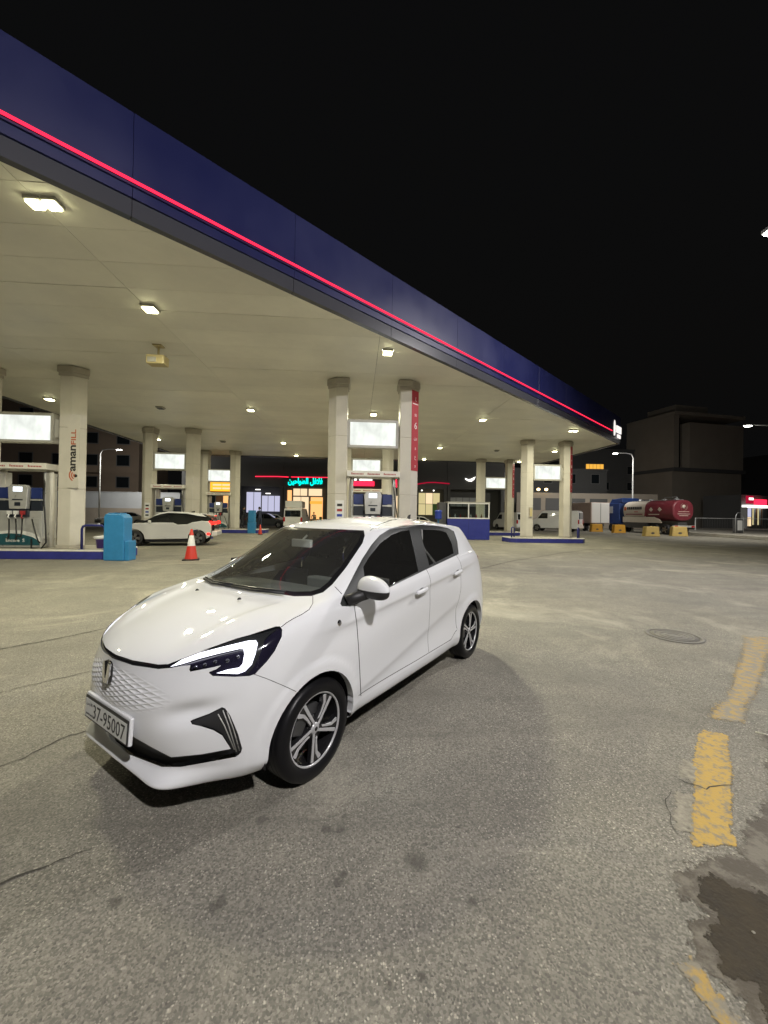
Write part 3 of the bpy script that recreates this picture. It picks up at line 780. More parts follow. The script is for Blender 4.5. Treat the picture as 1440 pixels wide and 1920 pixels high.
GRID = [('first', -12.78, -9.16, 13.55, True, True), ('middle', -1.05, 2.16, 13.65, True, True), ('second', -12.25, -9.05, 22.85, True, False),
        ('middle_rear', -1.05, 2.16, 23.1, True, False), ('third', -12.15, -9.12, 30.8, True, False), ('right', 10.2, 13.52, 23.4, False, False), ('right_rear', 9.95, 13.2, 31.7, False, False)]
DESC = {'first': ('the far left island with the lettered column', 'lettered column'), 'middle': ('the middle island behind the white hatchback', 'middle'), 'second': ('the island behind the white and black car', 'second'),
        'middle_rear': ('the hidden island behind the middle pump', 'mr'), 'third': ('the far island by the people', 't'), 'right': ('the empty island by the blue kiosk', 'r'), 'right_rear': ('the rear island behind the blue kiosk', 'rr')}
for nm, xa, xb, y, pm, ad in GRID:
    de = DESC[nm][0]
    wcol = .68
    lbl = {'first': ('pale column cut by the left frame edge', 'pale column with a vertical lettered sign and orange arcs'),
           'middle': ('pale column left of the large middle light box', 'pale column carrying the tall red price banner'),
           'second': ('pale column with a red strip left of the second light box', 'pale column behind the roof of the white and black car'),
           'middle_rear': ('column hidden behind the middle pump on its left', 'column seen behind the middle pump header'),
           'third': ('far pale column left of the yellow shop sign', 'far pale column beside the people'),
           'right': ('pale column with a small brown box near its foot', 'pale column with red banner at the right end island'),
           'right_rear': ('rear column behind the blue kiosk', 'rear column with red banner right of the kiosk')}[nm]
    column(xa, xa + wcol, y, lbl[0], -1, note=(nm in ('middle', 'second')))
    column(xb, xb - wcol, y, lbl[1], 1, red=(nm in ('middle', 'right', 'right_rear')), aman=(nm == 'first'))
    light_box((xa + xb) / 2 - .02, y + .1, {'first': 4.28, 'middle': 4.42, 'second': 4.42, 'middle_rear': 4.4, 'third': 4.4, 'right': 4.35, 'right_rear': 4.35}[nm],
              {'first': 'lit white light box at the left frame edge over the pump', 'middle': 'large lit white light box above the middle pump', 'second': 'lit white light box above the white and black car', 'middle_rear': 'smaller lit box just below the large middle one',
               'third': 'small far lit box above the orange shop sign', 'right': 'lit box between the right end columns', 'right_rear': 'small lit box behind the blue kiosk'}[nm])
    xr = xb + {'first': 1.35, 'third': 2.1}.get(nm, .55)
    island(xa - .9, xr, y - .55, y + 1.25, {'first': 'blue kerbed island under the left pump', 'middle': 'blue kerbed island under the middle pump', 'second': 'blue kerbed island behind the white and black car', 'middle_rear': 'blue kerbed island behind the middle one', 'third': 'blue kerbed far island beside the people', 'right': 'blue kerbed island without a pump at the right', 'right_rear': 'blue kerbed rear island behind the kiosk'}[nm])
    if pm:
        pump((xa + xb) / 2 + (-.0 if nm != 'first' else -.05), y + .30, {'first': 'fuel pump with hanging hoses at the left frame edge', 'middle': 'fuel pump behind the roof of the white hatchback', 'second': 'fuel pump behind the white and black car', 'middle_rear': 'fuel pump hidden behind the middle pump', 'third': 'far fuel pump below the orange shop sign'}[nm])

# small fittings on columns
e = empty('meter_box', (10.62, 23.38, 1.55), 0, 'small brown box fixed to the right island column', 'box')
b = MB(); b.bb(0, .2, -.06, .02, 0, .62); b.build('case', 'column_cap', e, bevel=.01, seg=1)
b = MB(); b.bb(.02, .18, -.066, -.06, .05, .55); b.build('lid', 'speaker_cream', e)

def hoop(x, y, z, w_, h_, label, rz=0):
    e = empty('hoop_rail', (x, y, z), rz, label, 'hoop rail', 'blue hoop rails')
    r = .12
    pts = [(-w_ / 2, 0, 0), (-w_ / 2, 0, h_ - r), (-w_ / 2 + .035, 0, h_ - .035), (-w_ / 2 + r, 0, h_), (w_ / 2 - r, 0, h_), (w_ / 2 - .035, 0, h_ - .035), (w_ / 2, 0, h_ - r), (w_ / 2, 0, 0)]
    b = MB(); b.tube(pts, .038, 10); b.build('bar', 'rail_blue', e)
    for s in (-1, 1):
        b = MB(); b.lathe([(.0, 0), (.09, 0), (.09, .015), (0, .015)], 16, c=(s * w_ / 2, 0, 0)); b.build('foot_plate', 'rail_blue', e)
hoop(-8.50, 13.25, IH, .72, .78, 'blue hoop rail between lettered column and blue bin')
hoop(13.75, 23.3, IH, .55, .62, 'blue hoop rail at the right end of the empty island', .9)
hoop(9.6, 23.35, IH, .55, .62, 'blue hoop rail at the kiosk end of the island', .9)

# blue bin, stepped
e = empty('waste_bin', (-7.45, 12.95, 0), 0, 'tall light blue plastic bin at the end of the left island', 'bin')
b = MB(); b.prism([(-.42, 0), (.20, 0), (.20, 1.36), (.08, 1.47), (-.37, 1.47), (-.42, 1.38)], .46, 'y', -.23); b.build('body', 'bin_blue', e, bevel=.03)
b = MB(); b.prism([(.202, 0), (.33, 0), (.33, .62), (.202, .62)], .42, 'y', -.20); b.build('side_box', 'bin_blue', e, bevel=.02)
b = MB(); b.bb(-.34, .04, -.17, .17, 1.471, 1.50); b.build('lid', 'bin_blue', e, bevel=.01)
# bucket with squeegee cloth
e = empty('bucket', (-8.52, 13.75, IH), 0, 'white and purple bucket with cloth behind the blue rail', 'bucket')
mat('purple', (0.10, 0.06, 0.30), 0.45)
b = MB(); b.lathe([(0, .0), (.16, 0), (.20, .30), (.21, .30), (.21, .33), (.18, .33), (.15, .05), (0, .05)], 20); b.build('pail', 'purple', e)
b = MB(); b.lathe([(0, .44), (.10, .42), (.24, .40), (.28, .36), (.22, .31), (0, .33)], 14); b.build('cloth', 'plastic_white', e)

# traffic cone
e = empty('traffic_cone', (-5.38, 13.15, 0), .3, 'red and white traffic cone standing on the asphalt', 'traffic cone')
b = MB(); b.box((0, 0, .02), (.50, .50, .04)); b.build('base', 'rubber', e, bevel=.015)
def rc(z): return .20 - .165 * z / 1.0
for z0, z1, mm, nn in ((.04, .46, 'cone_red', 'lower_body'), (.46, .80, 'cone_white', 'white_band'), (.80, 1.0, 'cone_red', 'tip')):
    b = MB(); b.lathe([(rc(z0), z0), (rc(z1), z1)] + ([(0, z1 + .005)] if z1 == 1.0 else []), 28); b.build(nn, mm, e)
# ================================================================ THE WHITE HATCHBACK
mat('car_white', (0.70, 0.71, 0.72), 0.6, coat=1.0, coatr=0.025, spec=0.25)
mat('car_gap', (0.035, 0.035, 0.036), 0.6)
mat('car_black', (0.010, 0.010, 0.011), 0.18, coat=0.6)
mat('car_trim', (0.025, 0.026, 0.027), 0.42)
mat('car_pillar', (0.028, 0.030, 0.030), 0.42, spec=.35)
mat('car_plastic', (0.016, 0.016, 0.017), 0.5)
mat('car_under', (0.010, 0.010, 0.010), 0.8)
mat('car_dash', (0.13, 0.135, 0.13), 0.6)
mat('car_seat', (0.055, 0.055, 0.057), 0.75, bump=0.2, bscale=60)
mat('lamp_house', (0.016, 0.014, 0.028), 0.12, coat=1.0)
mat('lamp_grey', (0.10, 0.10, 0.11), 0.15, metal=0.8, coat=1.0)
mat('lamp_rim', (0.06, 0.062, 0.062), 0.2, metal=0.5, coat=1.0)
glow('drl', (0.93, 0.92, 1.0), 3.0)
mat('chrome', (0.78, 0.78, 0.79), 0.08, metal=1.0)
mat('alloy', (0.50, 0.50, 0.51), 0.32, metal=0.35, coat=0.4)
mat('alloy_black', (0.012, 0.012, 0.013), 0.25, coat=0.5)
mat('disc', (0.09, 0.09, 0.09), 0.45, metal=0.6)
mat('plate_white', (0.62, 0.63, 0.60), 0.45, var=0.06, vscale=20)
mat('tail_red', (0.45, 0.01, 0.015), 0.15, coat=1.0)
glass('lamp_cover', (.93, .94, .96), 1.0)
glass('windscreen', (0.86, 0.90, 0.87), .75, dust_haze=.024)
glass('privacy', (0.10, 0.11, 0.11), 1.0, dust_haze=.012)

CAR_O = Vector((-0.838, 2.832, 0)); CAR_A = math.radians(-127.96)
CAR_M = T(*CAR_O) @ rotz(CAR_A)
_inv = CAR_M.inverted()
cC = np.array(_inv @ CAM_POS); _R = _inv.to_3x3()
cR, cU, cF = [np.array(_R @ v) for v in (CR, CU, CF)]
def px(P):
    d = np.asarray(P, float) - cC
    z = d @ cF
    return np.stack([720 + FPX * (d @ cR) / z, 960 - FPX * (d @ cU) / z], -1)
def pray(x, y):
    d = (x - 720) / FPX * cR - (y - 960) / FPX * cU + cF
    return d / np.linalg.norm(d)

def bnet():
    S_ = [  # columns of the half body from nose to tail, each from the sill to the roof centre line
     [(.50,0,.22),(.735,0,.205),(.744,0,.240),(.722,0,.282),(.762,0,.37),(.785,0,.52),(.785,0,.66),(.768,0,.755),(.735,0,.80),(.52,0,.905),(.26,0,.985),(.03,0,1.03),(-.35,0,1.235),(-.78,0,1.45),(-1.0,0,1.503),(-1.15,0,1.528)],
     [(.48,.26,.22),(.728,.28,.203),(.738,.285,.241),(.708,.28,.286),(.748,.28,.37),(.765,.28,.52),(.756,.28,.66),(.725,.28,.758),(.692,.28,.803),(.49,.29,.908),(.24,.25,.985),(.015,.22,1.03),(-.36,.19,1.235),(-.79,.17,1.449),(-1.02,.15,1.503),(-1.2,0,1.533)],
     [(.44,.40,.22),(.705,.45,.197),(.712,.462,.245),(.672,.47,.295),(.685,.50,.37),(.680,.525,.52),(.652,.53,.66),(.612,.53,.775),(.582,.53,.818),(.42,.52,.912),(.18,.47,.99),(-.04,.42,1.035),(-.42,.37,1.235),(-.82,.33,1.446),(-1.06,.30,1.498),(-1.27,0,1.538)],
     [(.36,.52,.22),(.535,.560,.190),(.560,.604,.248),(.552,.622,.30),(.556,.64,.37),(.545,.66,.52),(.520,.665,.66),(.482,.662,.795),(.455,.65,.845),(.31,.63,.922),(.10,.58,.995),(-.12,.545,1.043),(-.48,.49,1.232),(-.85,.45,1.441),(-1.1,.40,1.490),(-1.36,0,1.542)],
     [(.30,.62,.22),(.392,.680,.192),(.416,.736,.255),(.415,.752,.30),(.412,.758,.39),(.405,.765,.53),(.385,.768,.67),(.345,.755,.815),(.32,.735,.885),(.22,.705,.948),(.02,.655,1.003),(-.18,.63,1.05),(-.53,.565,1.232),(-.88,.525,1.434),(-1.15,.47,1.481),(-1.44,0,1.546)],
     [(.2,.64,.22),(.20,.745,.215),(.22,.79,.28),(.22,.796,.31),(.22,.80,.41),(.21,.805,.54),(.20,.803,.68),(.175,.79,.83),(.15,.765,.925),(.07,.735,.975),(-.09,.705,1.018),(-.255,.685,1.062),(-.605,.61,1.24),(-.95,.565,1.433),(-1.22,.505,1.476),(-1.5,0,1.548)],
     [(0,.64,.22),(0,.755,.215),(0,.802,.285),(0,.806,.315),(0,.812,.415),(0,.816,.54),(0,.815,.69),(-.01,.806,.84),(-.03,.78,.945),(-.09,.755,.988),(-.20,.73,1.022),(-.33,.715,1.062),(-.68,.635,1.245),(-1.05,.585,1.437),(-1.3,.52,1.477),(-1.56,0,1.55)],
     [(-.25,.64,.22),(-.25,.762,.215),(-.25,.802,.29),(-.25,.806,.32),(-.25,.812,.42),(-.25,.816,.55),(-.25,.818,.70),(-.25,.812,.85),(-.26,.79,.955),(-.29,.77,.992),(-.36,.755,1.022),(-.45,.74,1.052),(-.78,.655,1.25),(-1.17,.595,1.443),(-1.4,.53,1.48),(-1.62,0,1.551)],
     [(-.55,.64,.22),(-.55,.768,.215),(-.55,.80,.29),(-.55,.802,.32),(-.55,.803,.43),(-.55,.807,.57),(-.55,.814,.72),(-.55,.813,.865),(-.55,.80,.960),(-.56,.785,.997),(-.58,.772,1.022),(-.62,.76,1.047),(-.92,.675,1.25),(-1.3,.605,1.45),(-1.5,.535,1.485),(-1.7,0,1.552)]]
    def col(x, ys, zs, e):
        return [(x, y, z) for y, z in zip(ys, zs)] + e
    S_.append(col(-.9, (.64,.77,.80,.801,.797,.80,.812,.816,.803,.788,.776), (.22,.215,.295,.325,.44,.59,.745,.890,.982,1.017,1.042), [(-.93,.765,1.062),(-1.12,.685,1.25),(-1.43,.61,1.457),(-1.6,.54,1.49),(-1.78,0,1.552)]))
    S_.append(col(-1.3, (.64,.77,.80,.801,.793,.795,.808,.816,.803,.788,.776), (.22,.215,.30,.33,.46,.62,.78,.918,1.012,1.047,1.072), [(-1.31,.765,1.095),(-1.4,.69,1.27),(-1.6,.612,1.462),(-1.72,.54,1.493),(-1.88,0,1.55)]))
    S_.append(col(-1.7, (.64,.77,.80,.801,.792,.795,.81,.816,.80,.785,.772), (.22,.215,.305,.335,.48,.65,.815,.952,1.047,1.082,1.107), [(-1.70,.76,1.128),(-1.74,.688,1.29),(-1.83,.608,1.46),(-1.9,.535,1.49),(-2.0,0,1.547)]))
    S_.append(col(-2.05, (.64,.765,.80,.803,.80,.806,.814,.811,.795,.778,.765), (.22,.22,.31,.34,.49,.66,.835,.982,1.077,1.112,1.137), [(-2.05,.752,1.157),(-2.05,.68,1.3),(-2.06,.60,1.453),(-2.1,.525,1.483),(-2.13,0,1.54)]))
    S_.append(col(-2.4, (.62,.76,.80,.806,.813,.818,.813,.80,.78,.763,.75), (.22,.22,.31,.34,.49,.66,.84,1.0,1.097,1.132,1.157), [(-2.39,.735,1.177),(-2.36,.665,1.31),(-2.3,.585,1.443),(-2.28,.51,1.473),(-2.27,0,1.532)]))
    S_.append([(-2.6,.6,.23),(-2.70,.75,.235),(-2.72,.785,.32),(-2.73,.79,.35),(-2.74,.797,.49),(-2.74,.797,.66),(-2.73,.787,.84),(-2.71,.767,1.0),(-2.69,.745,1.1),(-2.67,.728,1.135),(-2.655,.715,1.16),(-2.64,.70,1.18),(-2.58,.635,1.315),(-2.52,.565,1.43),(-2.46,.49,1.46),(-2.40,0,1.52)])
    S_.append([(-2.7,.5,.25),(-2.90,.66,.25),(-2.95,.69,.34),(-2.965,.70,.37),(-2.985,.705,.5),(-2.98,.70,.66),(-2.95,.69,.84),(-2.91,.675,1.0),(-2.88,.66,1.1),(-2.86,.65,1.135),(-2.845,.64,1.16),(-2.83,.63,1.18),(-2.77,.575,1.32),(-2.70,.52,1.425),(-2.58,.44,1.45),(-2.5,0,1.508)])
    S_.append([(-2.75,.3,.25),(-2.98,.4,.26),(-3.02,.42,.35),(-3.035,.42,.38),(-3.05,.42,.5),(-3.04,.42,.66),(-3.0,.41,.84),(-2.96,.40,1.0),(-2.93,.395,1.1),(-2.915,.39,1.135),(-2.90,.385,1.16),(-2.885,.38,1.18),(-2.83,.35,1.325),(-2.78,.32,1.435),(-2.66,.27,1.465),(-2.57,0,1.498)])
    S_.append([(x - .015, 0, z) for x, y, z in S_[-1]])
    return np.array(S_, float)

def bspline_eval(P, n, wrapfun):
    """uniform cubic B-spline along axis 0 with ghost points from wrapfun; n samples per span"""
    lo, hi = wrapfun(P)
    Q = np.concatenate([lo[None], P, hi[None]], 0)
    N = P.shape[0]
    out = []
    for i in range(N - 1):
        for k in range(n + (1 if i == N - 2 else 0)):
            t = k / n
            b = np.array([(1 - t) ** 3, 3 * t ** 3 - 6 * t ** 2 + 4, -3 * t ** 3 + 3 * t ** 2 + 3 * t + 1, t ** 3]) / 6
            out.append(np.tensordot(b, Q[i:i + 4], 1))
    return np.array(out)
MIR = np.array([1, -1, 1.0])
def wrap_u(P): return P[1] * MIR, P[-2] * MIR
def wrap_v(P): return 2 * P[0] - P[1], P[-2] * MIR
def car_surface(nu=9, nv=9):
    P = bnet(); Q = P.copy()
    for it in range(3):
        S1 = bspline_eval(Q, 1, wrap_u)
        S2 = bspline_eval(S1.transpose(1, 0, 2), 1, wrap_v).transpose(1, 0, 2)
        Q = Q + 0.8 * (P - S2)
        Q[0, :, 1] = 0; Q[-1, :, 1] = 0; Q[:, -1, 1] = 0
    A = bspline_eval(Q, nu, wrap_u)
    G = bspline_eval(A.transpose(1, 0, 2), nv, wrap_v).transpose(1, 0, 2)
    G[0, :, 1] = 0; G[-1, :, 1] = 0; G[:, -1, 1] = 0
    return G

FA, RA, AR = (0.02, 0.295), (-2.43, 0.295), 0.338     # wheel-arch centres and radius
def sculpt(G):
    x, y, z = G[..., 0], G[..., 1], G[..., 2]
    def sm(a, b, v):
        t = np.clip((v - a) / (b - a), 0, 1); return t * t * (3 - 2 * t)
    side = sm(.70, .77, y) * (z < 1.06)
    d = np.zeros_like(x)
    run = sm(-.18, -.5, x) * sm(-2.35, -1.95, x)
    zc = .385 + .30 * np.clip((-x - .4) / 1.65, 0, 1) ** 1.15
    t = np.minimum(z - zc, 0); d -= .012 * run * (-t / .11) * np.exp(1 + t / .11)
    run2 = sm(.15, -.25, x) * sm(-2.8, -2.2, x)
    zu = .865 + .155 * np.clip((-x - .3) / 1.9, 0, 1.2)
    t = np.minimum(z - zu, 0); d -= .013 * run2 * (-t / .06) * np.exp(1 + t / .06)
    for c in (FA, RA):
        r = np.hypot(x - c[0], z - c[1])
        d += .010 * sm(AR + .075, AR + .05, r)
    G[..., 1] += d * side
    # bonnet creases
    hd_ = sm(.68, .50, x) * sm(-.05, .15, x) * (z > .80)
    yl = .34 + (.68 - x) * .24
    t = np.minimum(y - yl, 0); G[..., 2] -= .010 * hd_ * (-t / .07) * np.exp(1 + t / .07) * sm(0, .12, y)
    # scoop beside the black bumper insert
    fr = (x > .3) & (z < .75)
    w_ = np.exp(-((y - .54) / .10) ** 2 - ((z - .575 - (y - .54) * .25) / .045) ** 2) * fr
    G[..., 0] -= .038 * w_; G[..., 1] -= .012 * w_ * (y > .05)
    return G

def strip_poly(pts, w_):
    pts = [np.array(p, float) for p in pts]; L = []; R_ = []
    for i, p in enumerate(pts):
        t = pts[min(i + 1, len(pts) - 1)] - pts[max(i - 1, 0)]; t /= np.linalg.norm(t)
        n = np.array([-t[1], t[0]]); L.append(p + n * w_ / 2); R_.append(p - n * w_ / 2)
    return [tuple(p) for p in L + R_[::-1]]

def inpoly(q, poly):
    q = np.asarray(q); x, y = q[:, 0], q[:, 1]; c = np.zeros(len(q), bool)
    n = len(poly)
    for i in range(n):
        x0, y0 = poly[i]; x1, y1 = poly[(i + 1) % n]
        if y0 == y1: continue
        k = ((y0 > y) != (y1 > y)) & (x < (x1 - x0) * (y - y0) / (y1 - y0) + x0)
        c ^= k
    return c

def hero_car():
    car = empty('parked_car', CAR_O, CAR_A, 'white five door electric hatchback with lit headlights parked in front', 'car')
    G = sculpt(car_surface())
    nu, nv = G.shape[:2]
    bm = bmesh.new()
    V = [[None] * nv for _ in range(nu)]
    for i in range(nu):
        for j in range(nv):
            V[i][j] = bm.verts.new(G[i, j])
    for i in range(nu - 1):
        for j in range(nv - 1):
            bm.faces.new((V[i][j], V[i][j + 1], V[i + 1][j + 1], V[i + 1][j]))
    bmesh.ops.remove_doubles(bm, verts=bm.verts, dist=1e-5)
    bm.normal_update()
    if sum(f.normal.y for f in bm.faces) < 0:
        bmesh.ops.reverse_faces(bm, faces=bm.faces)
    bm.normal_update()
    # ---- outlines measured on the car (pixel outlines are projected on the body as planes through the viewpoint)
    c6 = lambda L: [(340 + a / 2.4, 940 + b / 2.4) for a, b in L]
    arcf = [(FA[0] + AR * math.cos(t), FA[1] + AR * math.sin(t)) for t in np.linspace(0, math.pi, 25)]
    arcr = [(RA[0] + AR * math.cos(t), RA[1] + AR * math.sin(t)) for t in np.linspace(0, math.pi, 25)]
    nf = lambda c, n: c[1] > .45 and n[1] > .3
    front = lambda c, n: c[0] > .15 and (n[0] > .02 or n[2] > .3)
    top_ = lambda c, n: n[2] > .1
    reg = []
    def R_(name, space, poly, flt=None, cut=True): reg.append((name, space, [tuple(p) for p in poly], flt, cut))
    R_('void', 'xz', [(FA[0] + AR, .0)] + arcf + [(FA[0] - AR, .0)], lambda c, n: c[1] > .55)
    R_('void', 'xz', [(RA[0] + AR, .0)] + arcr + [(RA[0] - AR, .0)], lambda c, n: c[1] > .55)
    EY, EZ, EC = .46, .106, .632
    R_('void', 'yz', [(EY * math.cos(t), EC + EZ * math.sin(t)) for t in np.linspace(0, 2 * math.pi, 61)[:-1]], lambda c, n: c[0] > .5)
    # headlight
    c8 = lambda L: [(340 + a / 7.2, 1160 + b / 7.2) for a, b in L]
    drl = c8([(-158, 650), (0, 548), (250, 452), (600, 362), (900, 290), (1005, 284), (1030, 330), (1000, 480), (950, 620), (860, 712), (760, 748), (470, 738), (620, 690), (780, 662), (828, 610), (850, 480), (838, 405), (780, 402), (500, 465), (250, 530), (0, 608)])
    lampo = [(312, 1246.5), (339, 1236), (380, 1221), (428.6, 1203.5), (480, 1186.5), (517, 1174.5), (525, 1174.5), (529, 1180), (528.6, 1193), (515, 1221), (500, 1241), (478, 1264), (467, 1267.5), (440, 1269), (399, 1267.5), (392, 1262), (393, 1259.5), (405, 1255), (416, 1247), (400, 1251), (357, 1259.5), (355, 1256), (357, 1247), (340, 1249), (321, 1252)]
    mod = c8([(115, 690), (125, 625), (500, 480), (780, 415), (830, 420), (838, 480), (815, 600), (770, 650), (600, 690), (520, 660), (545, 600), (330, 665)])
    R_('drl', 'px', drl, front); R_('lamp_module', 'px', mod, front); R_('lamp_bezel', 'px', c8([(250, 440), (380, 395), (760, 262), (1100, 172), (1290, 122), (1180, 210), (1130, 262), (1110, 345), (1045, 520), (985, 645), (905, 745), (872, 742), (952, 635), (1005, 490), (1038, 330), (1010, 272), (900, 276), (600, 348), (400, 400)]), front)
    R_('headlight', 'px', lampo, front)
    R_('strip', 'px', [(180, 1199), (190, 1211.5), (207.6, 1224), (249, 1238), (297, 1246), (316, 1245), (324, 1252), (297, 1254.5), (249, 1247.5), (207, 1233.5), (180, 1214)], front)
    R_('fog', 'px', [(357, 1352), (362, 1349), (392, 1338), (416, 1326), (422, 1328), (432, 1342), (446, 1375), (454, 1403), (452, 1411), (443, 1419), (431.6, 1402.5), (416.6, 1379), (400, 1369), (378, 1362), (360, 1358)], front)
    R_('intake', 'px', [(150, 1322), (258, 1386), (290, 1404), (321, 1420), (380, 1414), (433, 1404), (443, 1419), (390, 1429), (339, 1438), (303, 1438), (243, 1415), (205, 1384), (150, 1345)], lambda c, n: c[0] > .15)
    # windscreen and its black border
    ws = [(470, 986), (523, 987.5), (582, 990.5), (640, 992.5), (682, 994.5), (684, 1004), (680, 1018), (649, 1064), (623, 1096), (606, 1110.5), (584, 1117.5), (551, 1118), (504, 1111), (449, 1103.5), (380, 1090)]
    wsi = [(460, 991), (523, 992.5), (582, 995.5), (640, 997.5), (674, 999.5), (675, 1006), (671, 1016), (641, 1060), (615, 1091), (600, 1103), (582, 1108.5), (551, 1109), (504, 1103), (449, 1096), (380, 1083)]
    R_('windscreen', 'px', wsi, top_); R_('ws_border', 'px', ws, top_)
    # side glass
    dlo = [(638, 1132), (642, 1119), (648.5, 1107), (662.6, 1079), (679, 1048), (696, 1022), (712, 1003.5), (731, 991.5), (755, 985.6), (781, 983.7), (816, 985.6), (840, 990), (851, 996), (857.5, 1015), (860, 1039), (803, 1066), (745, 1094), (700, 1117), (668, 1133), (652, 1137), (641, 1136.5)]
    fg = [(684, 1082), (681.5, 1063), (691, 1046), (712, 1020), (733.5, 1003.5), (752, 996), (768, 993.5), (776, 1029), (785, 1071), (749, 1089), (712, 1107), (688, 1116)]
    rg = [(787, 993), (816, 993.5), (832, 996), (838, 999), (847, 1017.5), (851.5, 1037), (805.5, 1060), (795, 1022)]
    sidef = lambda c, n: c[1] > .4 and c[2] > .9
    R_('glass_front', 'px', fg, sidef); R_('glass_rear', 'px', rg, sidef); R_('dlo', 'px', dlo, sidef)
    # shut lines
    gp = lambda name, space, pts, w_, flt: R_('gap', space, strip_poly(pts, w_), flt)
    gp('g', 'px', [(527, 1176), (537, 1168), (549, 1160.5), (566, 1152), (579.6, 1143), (586.5, 1131), (586.5, 1117)], 1.3, top_)
    gp('g', 'px', [(694, 995), (703, 988), (714, 982), (735, 975), (770, 970.5), (805, 971)], 1.0, lambda c, n: c[1] > .3)
    gp('g', 'px', [(476, 1264), (500, 1272.5), (530, 1285), (556, 1297)], 1.2, front)
    gp('g', 'px', [(627.5, 1100), (634, 1106), (641, 1114)], 1.2, lambda c, n: c[1] > .4)
    gp('g', 'px', [(664, 1134), (669, 1170), (672, 1210), (674.5, 1255), (676.7, 1305)], 1.3, nf)
    gp('g', 'xz', [(-.385, .345), (-1.2, .333), (-1.90, .333), (-2.04, .40)], .005, nf)
    gp('g', 'xz', [(-1.395, 1.12), (-1.41, .95), (-1.425, .7), (-1.43, .337)], .005, nf)
    gp('g', 'xz', [(-2.10, 1.17), (-2.13, 1.0), (-2.10, .80), (-2.02, .62), (-2.03, .45), (-2.04, .40)], .005, nf)
    # big areas, not cut: limited by the shut lines
    R_('front_door', 'xz', [(-.30, 1.10), (-.345, .80), (-.375, .60), (-.40, .34), (-1.43, .335), (-1.41, .95), (-1.395, 1.14)], lambda c, n: c[1] > .55, False)
    R_('rear_door', 'xz', [(-1.43, .335), (-1.90, .333), (-2.04, .40), (-2.03, .45), (-2.02, .62), (-2.10, .80), (-2.13, 1.0), (-2.10, 1.2), (-1.395, 1.16), (-1.41, .95)], lambda c, n: c[1] > .55, False)
    R_('hood', 'px', [(100, 1205), (187, 1204), (207, 1227), (249, 1241), (297, 1249), (318, 1247), (428, 1203), (517, 1175), (527, 1176), (549, 1160.5), (579.6, 1143), (586.5, 1131), (586.5, 1117), (551, 1117), (449, 1102), (330, 1080), (100, 1080)], lambda c, n: c[0] > -.25 and n[2] > .25, False)
    R_('bumper', 'px', [(100, 1205), (187, 1206), (207, 1228), (249, 1241), (297, 1249), (330, 1247), (476, 1264), (500, 1272.5), (530, 1285), (560, 1299), (530, 1500), (100, 1500)], lambda c, n: c[0] > .25, False)
    R_('roof', 'xz', [(-.74, 1.40), (-.84, 1.47), (-3, 1.47), (-3, 1.7), (-.5, 1.7)], lambda c, n: n[2] > .8 and c[2] > 1.44, False)
    fl_front = lambda c: True
    # ---- cut
    for name, space, poly, flt, cut in reg:
        if not cut: continue
        n = len(poly)
        for i in range(n):
            a = np.array(poly[i]); b = np.array(poly[(i + 1) % n])
            if np.linalg.norm(b - a) < 1e-6: continue
            fs = list(bm.faces)
            cent = np.array([f.calc_center_median()[:] for f in fs])
            if space == 'px':
                q = px(cent); pad = 9
                no = np.cross(pray(*a), pray(*b)); co = cC
            elif space == 'yz':
                q = cent[:, [1, 2]]; pad = .02
                e = b - a; no = np.array([0, -e[1], e[0]]); co = np.array([0, a[0], a[1]])
            else:
                q = cent[:, [0, 2]]; pad = .02
                e = b - a; no = np.array([-e[1], 0, e[0]]); co = np.array([a[0], 0, a[1]])
            lo = np.minimum(a, b) - pad; hi = np.maximum(a, b) + pad
            k = np.where((q[:, 0] > lo[0]) & (q[:, 0] < hi[0]) & (q[:, 1] > lo[1]) & (q[:, 1] < hi[1]))[0]
            sel = [fs[j] for j in k if (flt is None or flt(fs[j].calc_center_median(), fs[j].normal))]
            if not sel: continue
            geom = list({v for f in sel for v in f.verts}) + list({e_ for f in sel for e_ in f.edges}) + sel
            bmesh.ops.bisect_plane(bm, geom=geom, dist=1e-6, plane_co=Vector(co), plane_no=Vector(no / np.linalg.norm(no)))
    bm.normal_update()
    fs = list(bm.faces); cent = np.array([f.calc_center_median()[:] for f in fs])
    qq = {'px': px(cent), 'xz': cent[:, [0, 2]], 'yz': cent[:, [1, 2]]}
    lab = np.array(['body'] * len(fs), dtype=object); done = np.zeros(len(fs), bool)
    for name, space, poly, flt, cut in reg:
        k = inpoly(qq[space], poly) & ~done
        if flt is not None:
            for j in np.where(k)[0]:
                if not flt(fs[j].calc_center_median(), fs[j].normal): k[j] = False
        lab[k] = name; done |= k
    # front doors end at the window trim; keep the fender ahead of the door line
    VN = {v: v.normal.copy() for v in bm.verts}
    for v in bm.verts:
        if abs(v.co.y) < 1e-5:
            n = VN[v]; n.y = 0; n.normalize()
    def extract(names, off=0.0, mirror=False, both=False):
        ii = [fs[j] for j in np.where(np.isin(lab, names))[0]]
        vs = {}; co = []; no = []; fc = []
        for f in ii:
            t = []
            for v in f.verts:
                if v not in vs:
                    vs[v] = len(co); n = VN[v]; co.append((v.co - n * off)[:]); no.append(n[:])
                t.append(vs[v])
            fc.append(t)
        co = np.array(co); no = np.array(no)
        if mirror:
            return co * MIR, no * MIR, [t[::-1] for t in fc]
        if both:
            m = len(co)
            return np.concatenate([co, co * MIR]), np.concatenate([no, no * MIR]), fc + [[i + m for i in t[::-1]] for t in fc]
        return co, no, fc
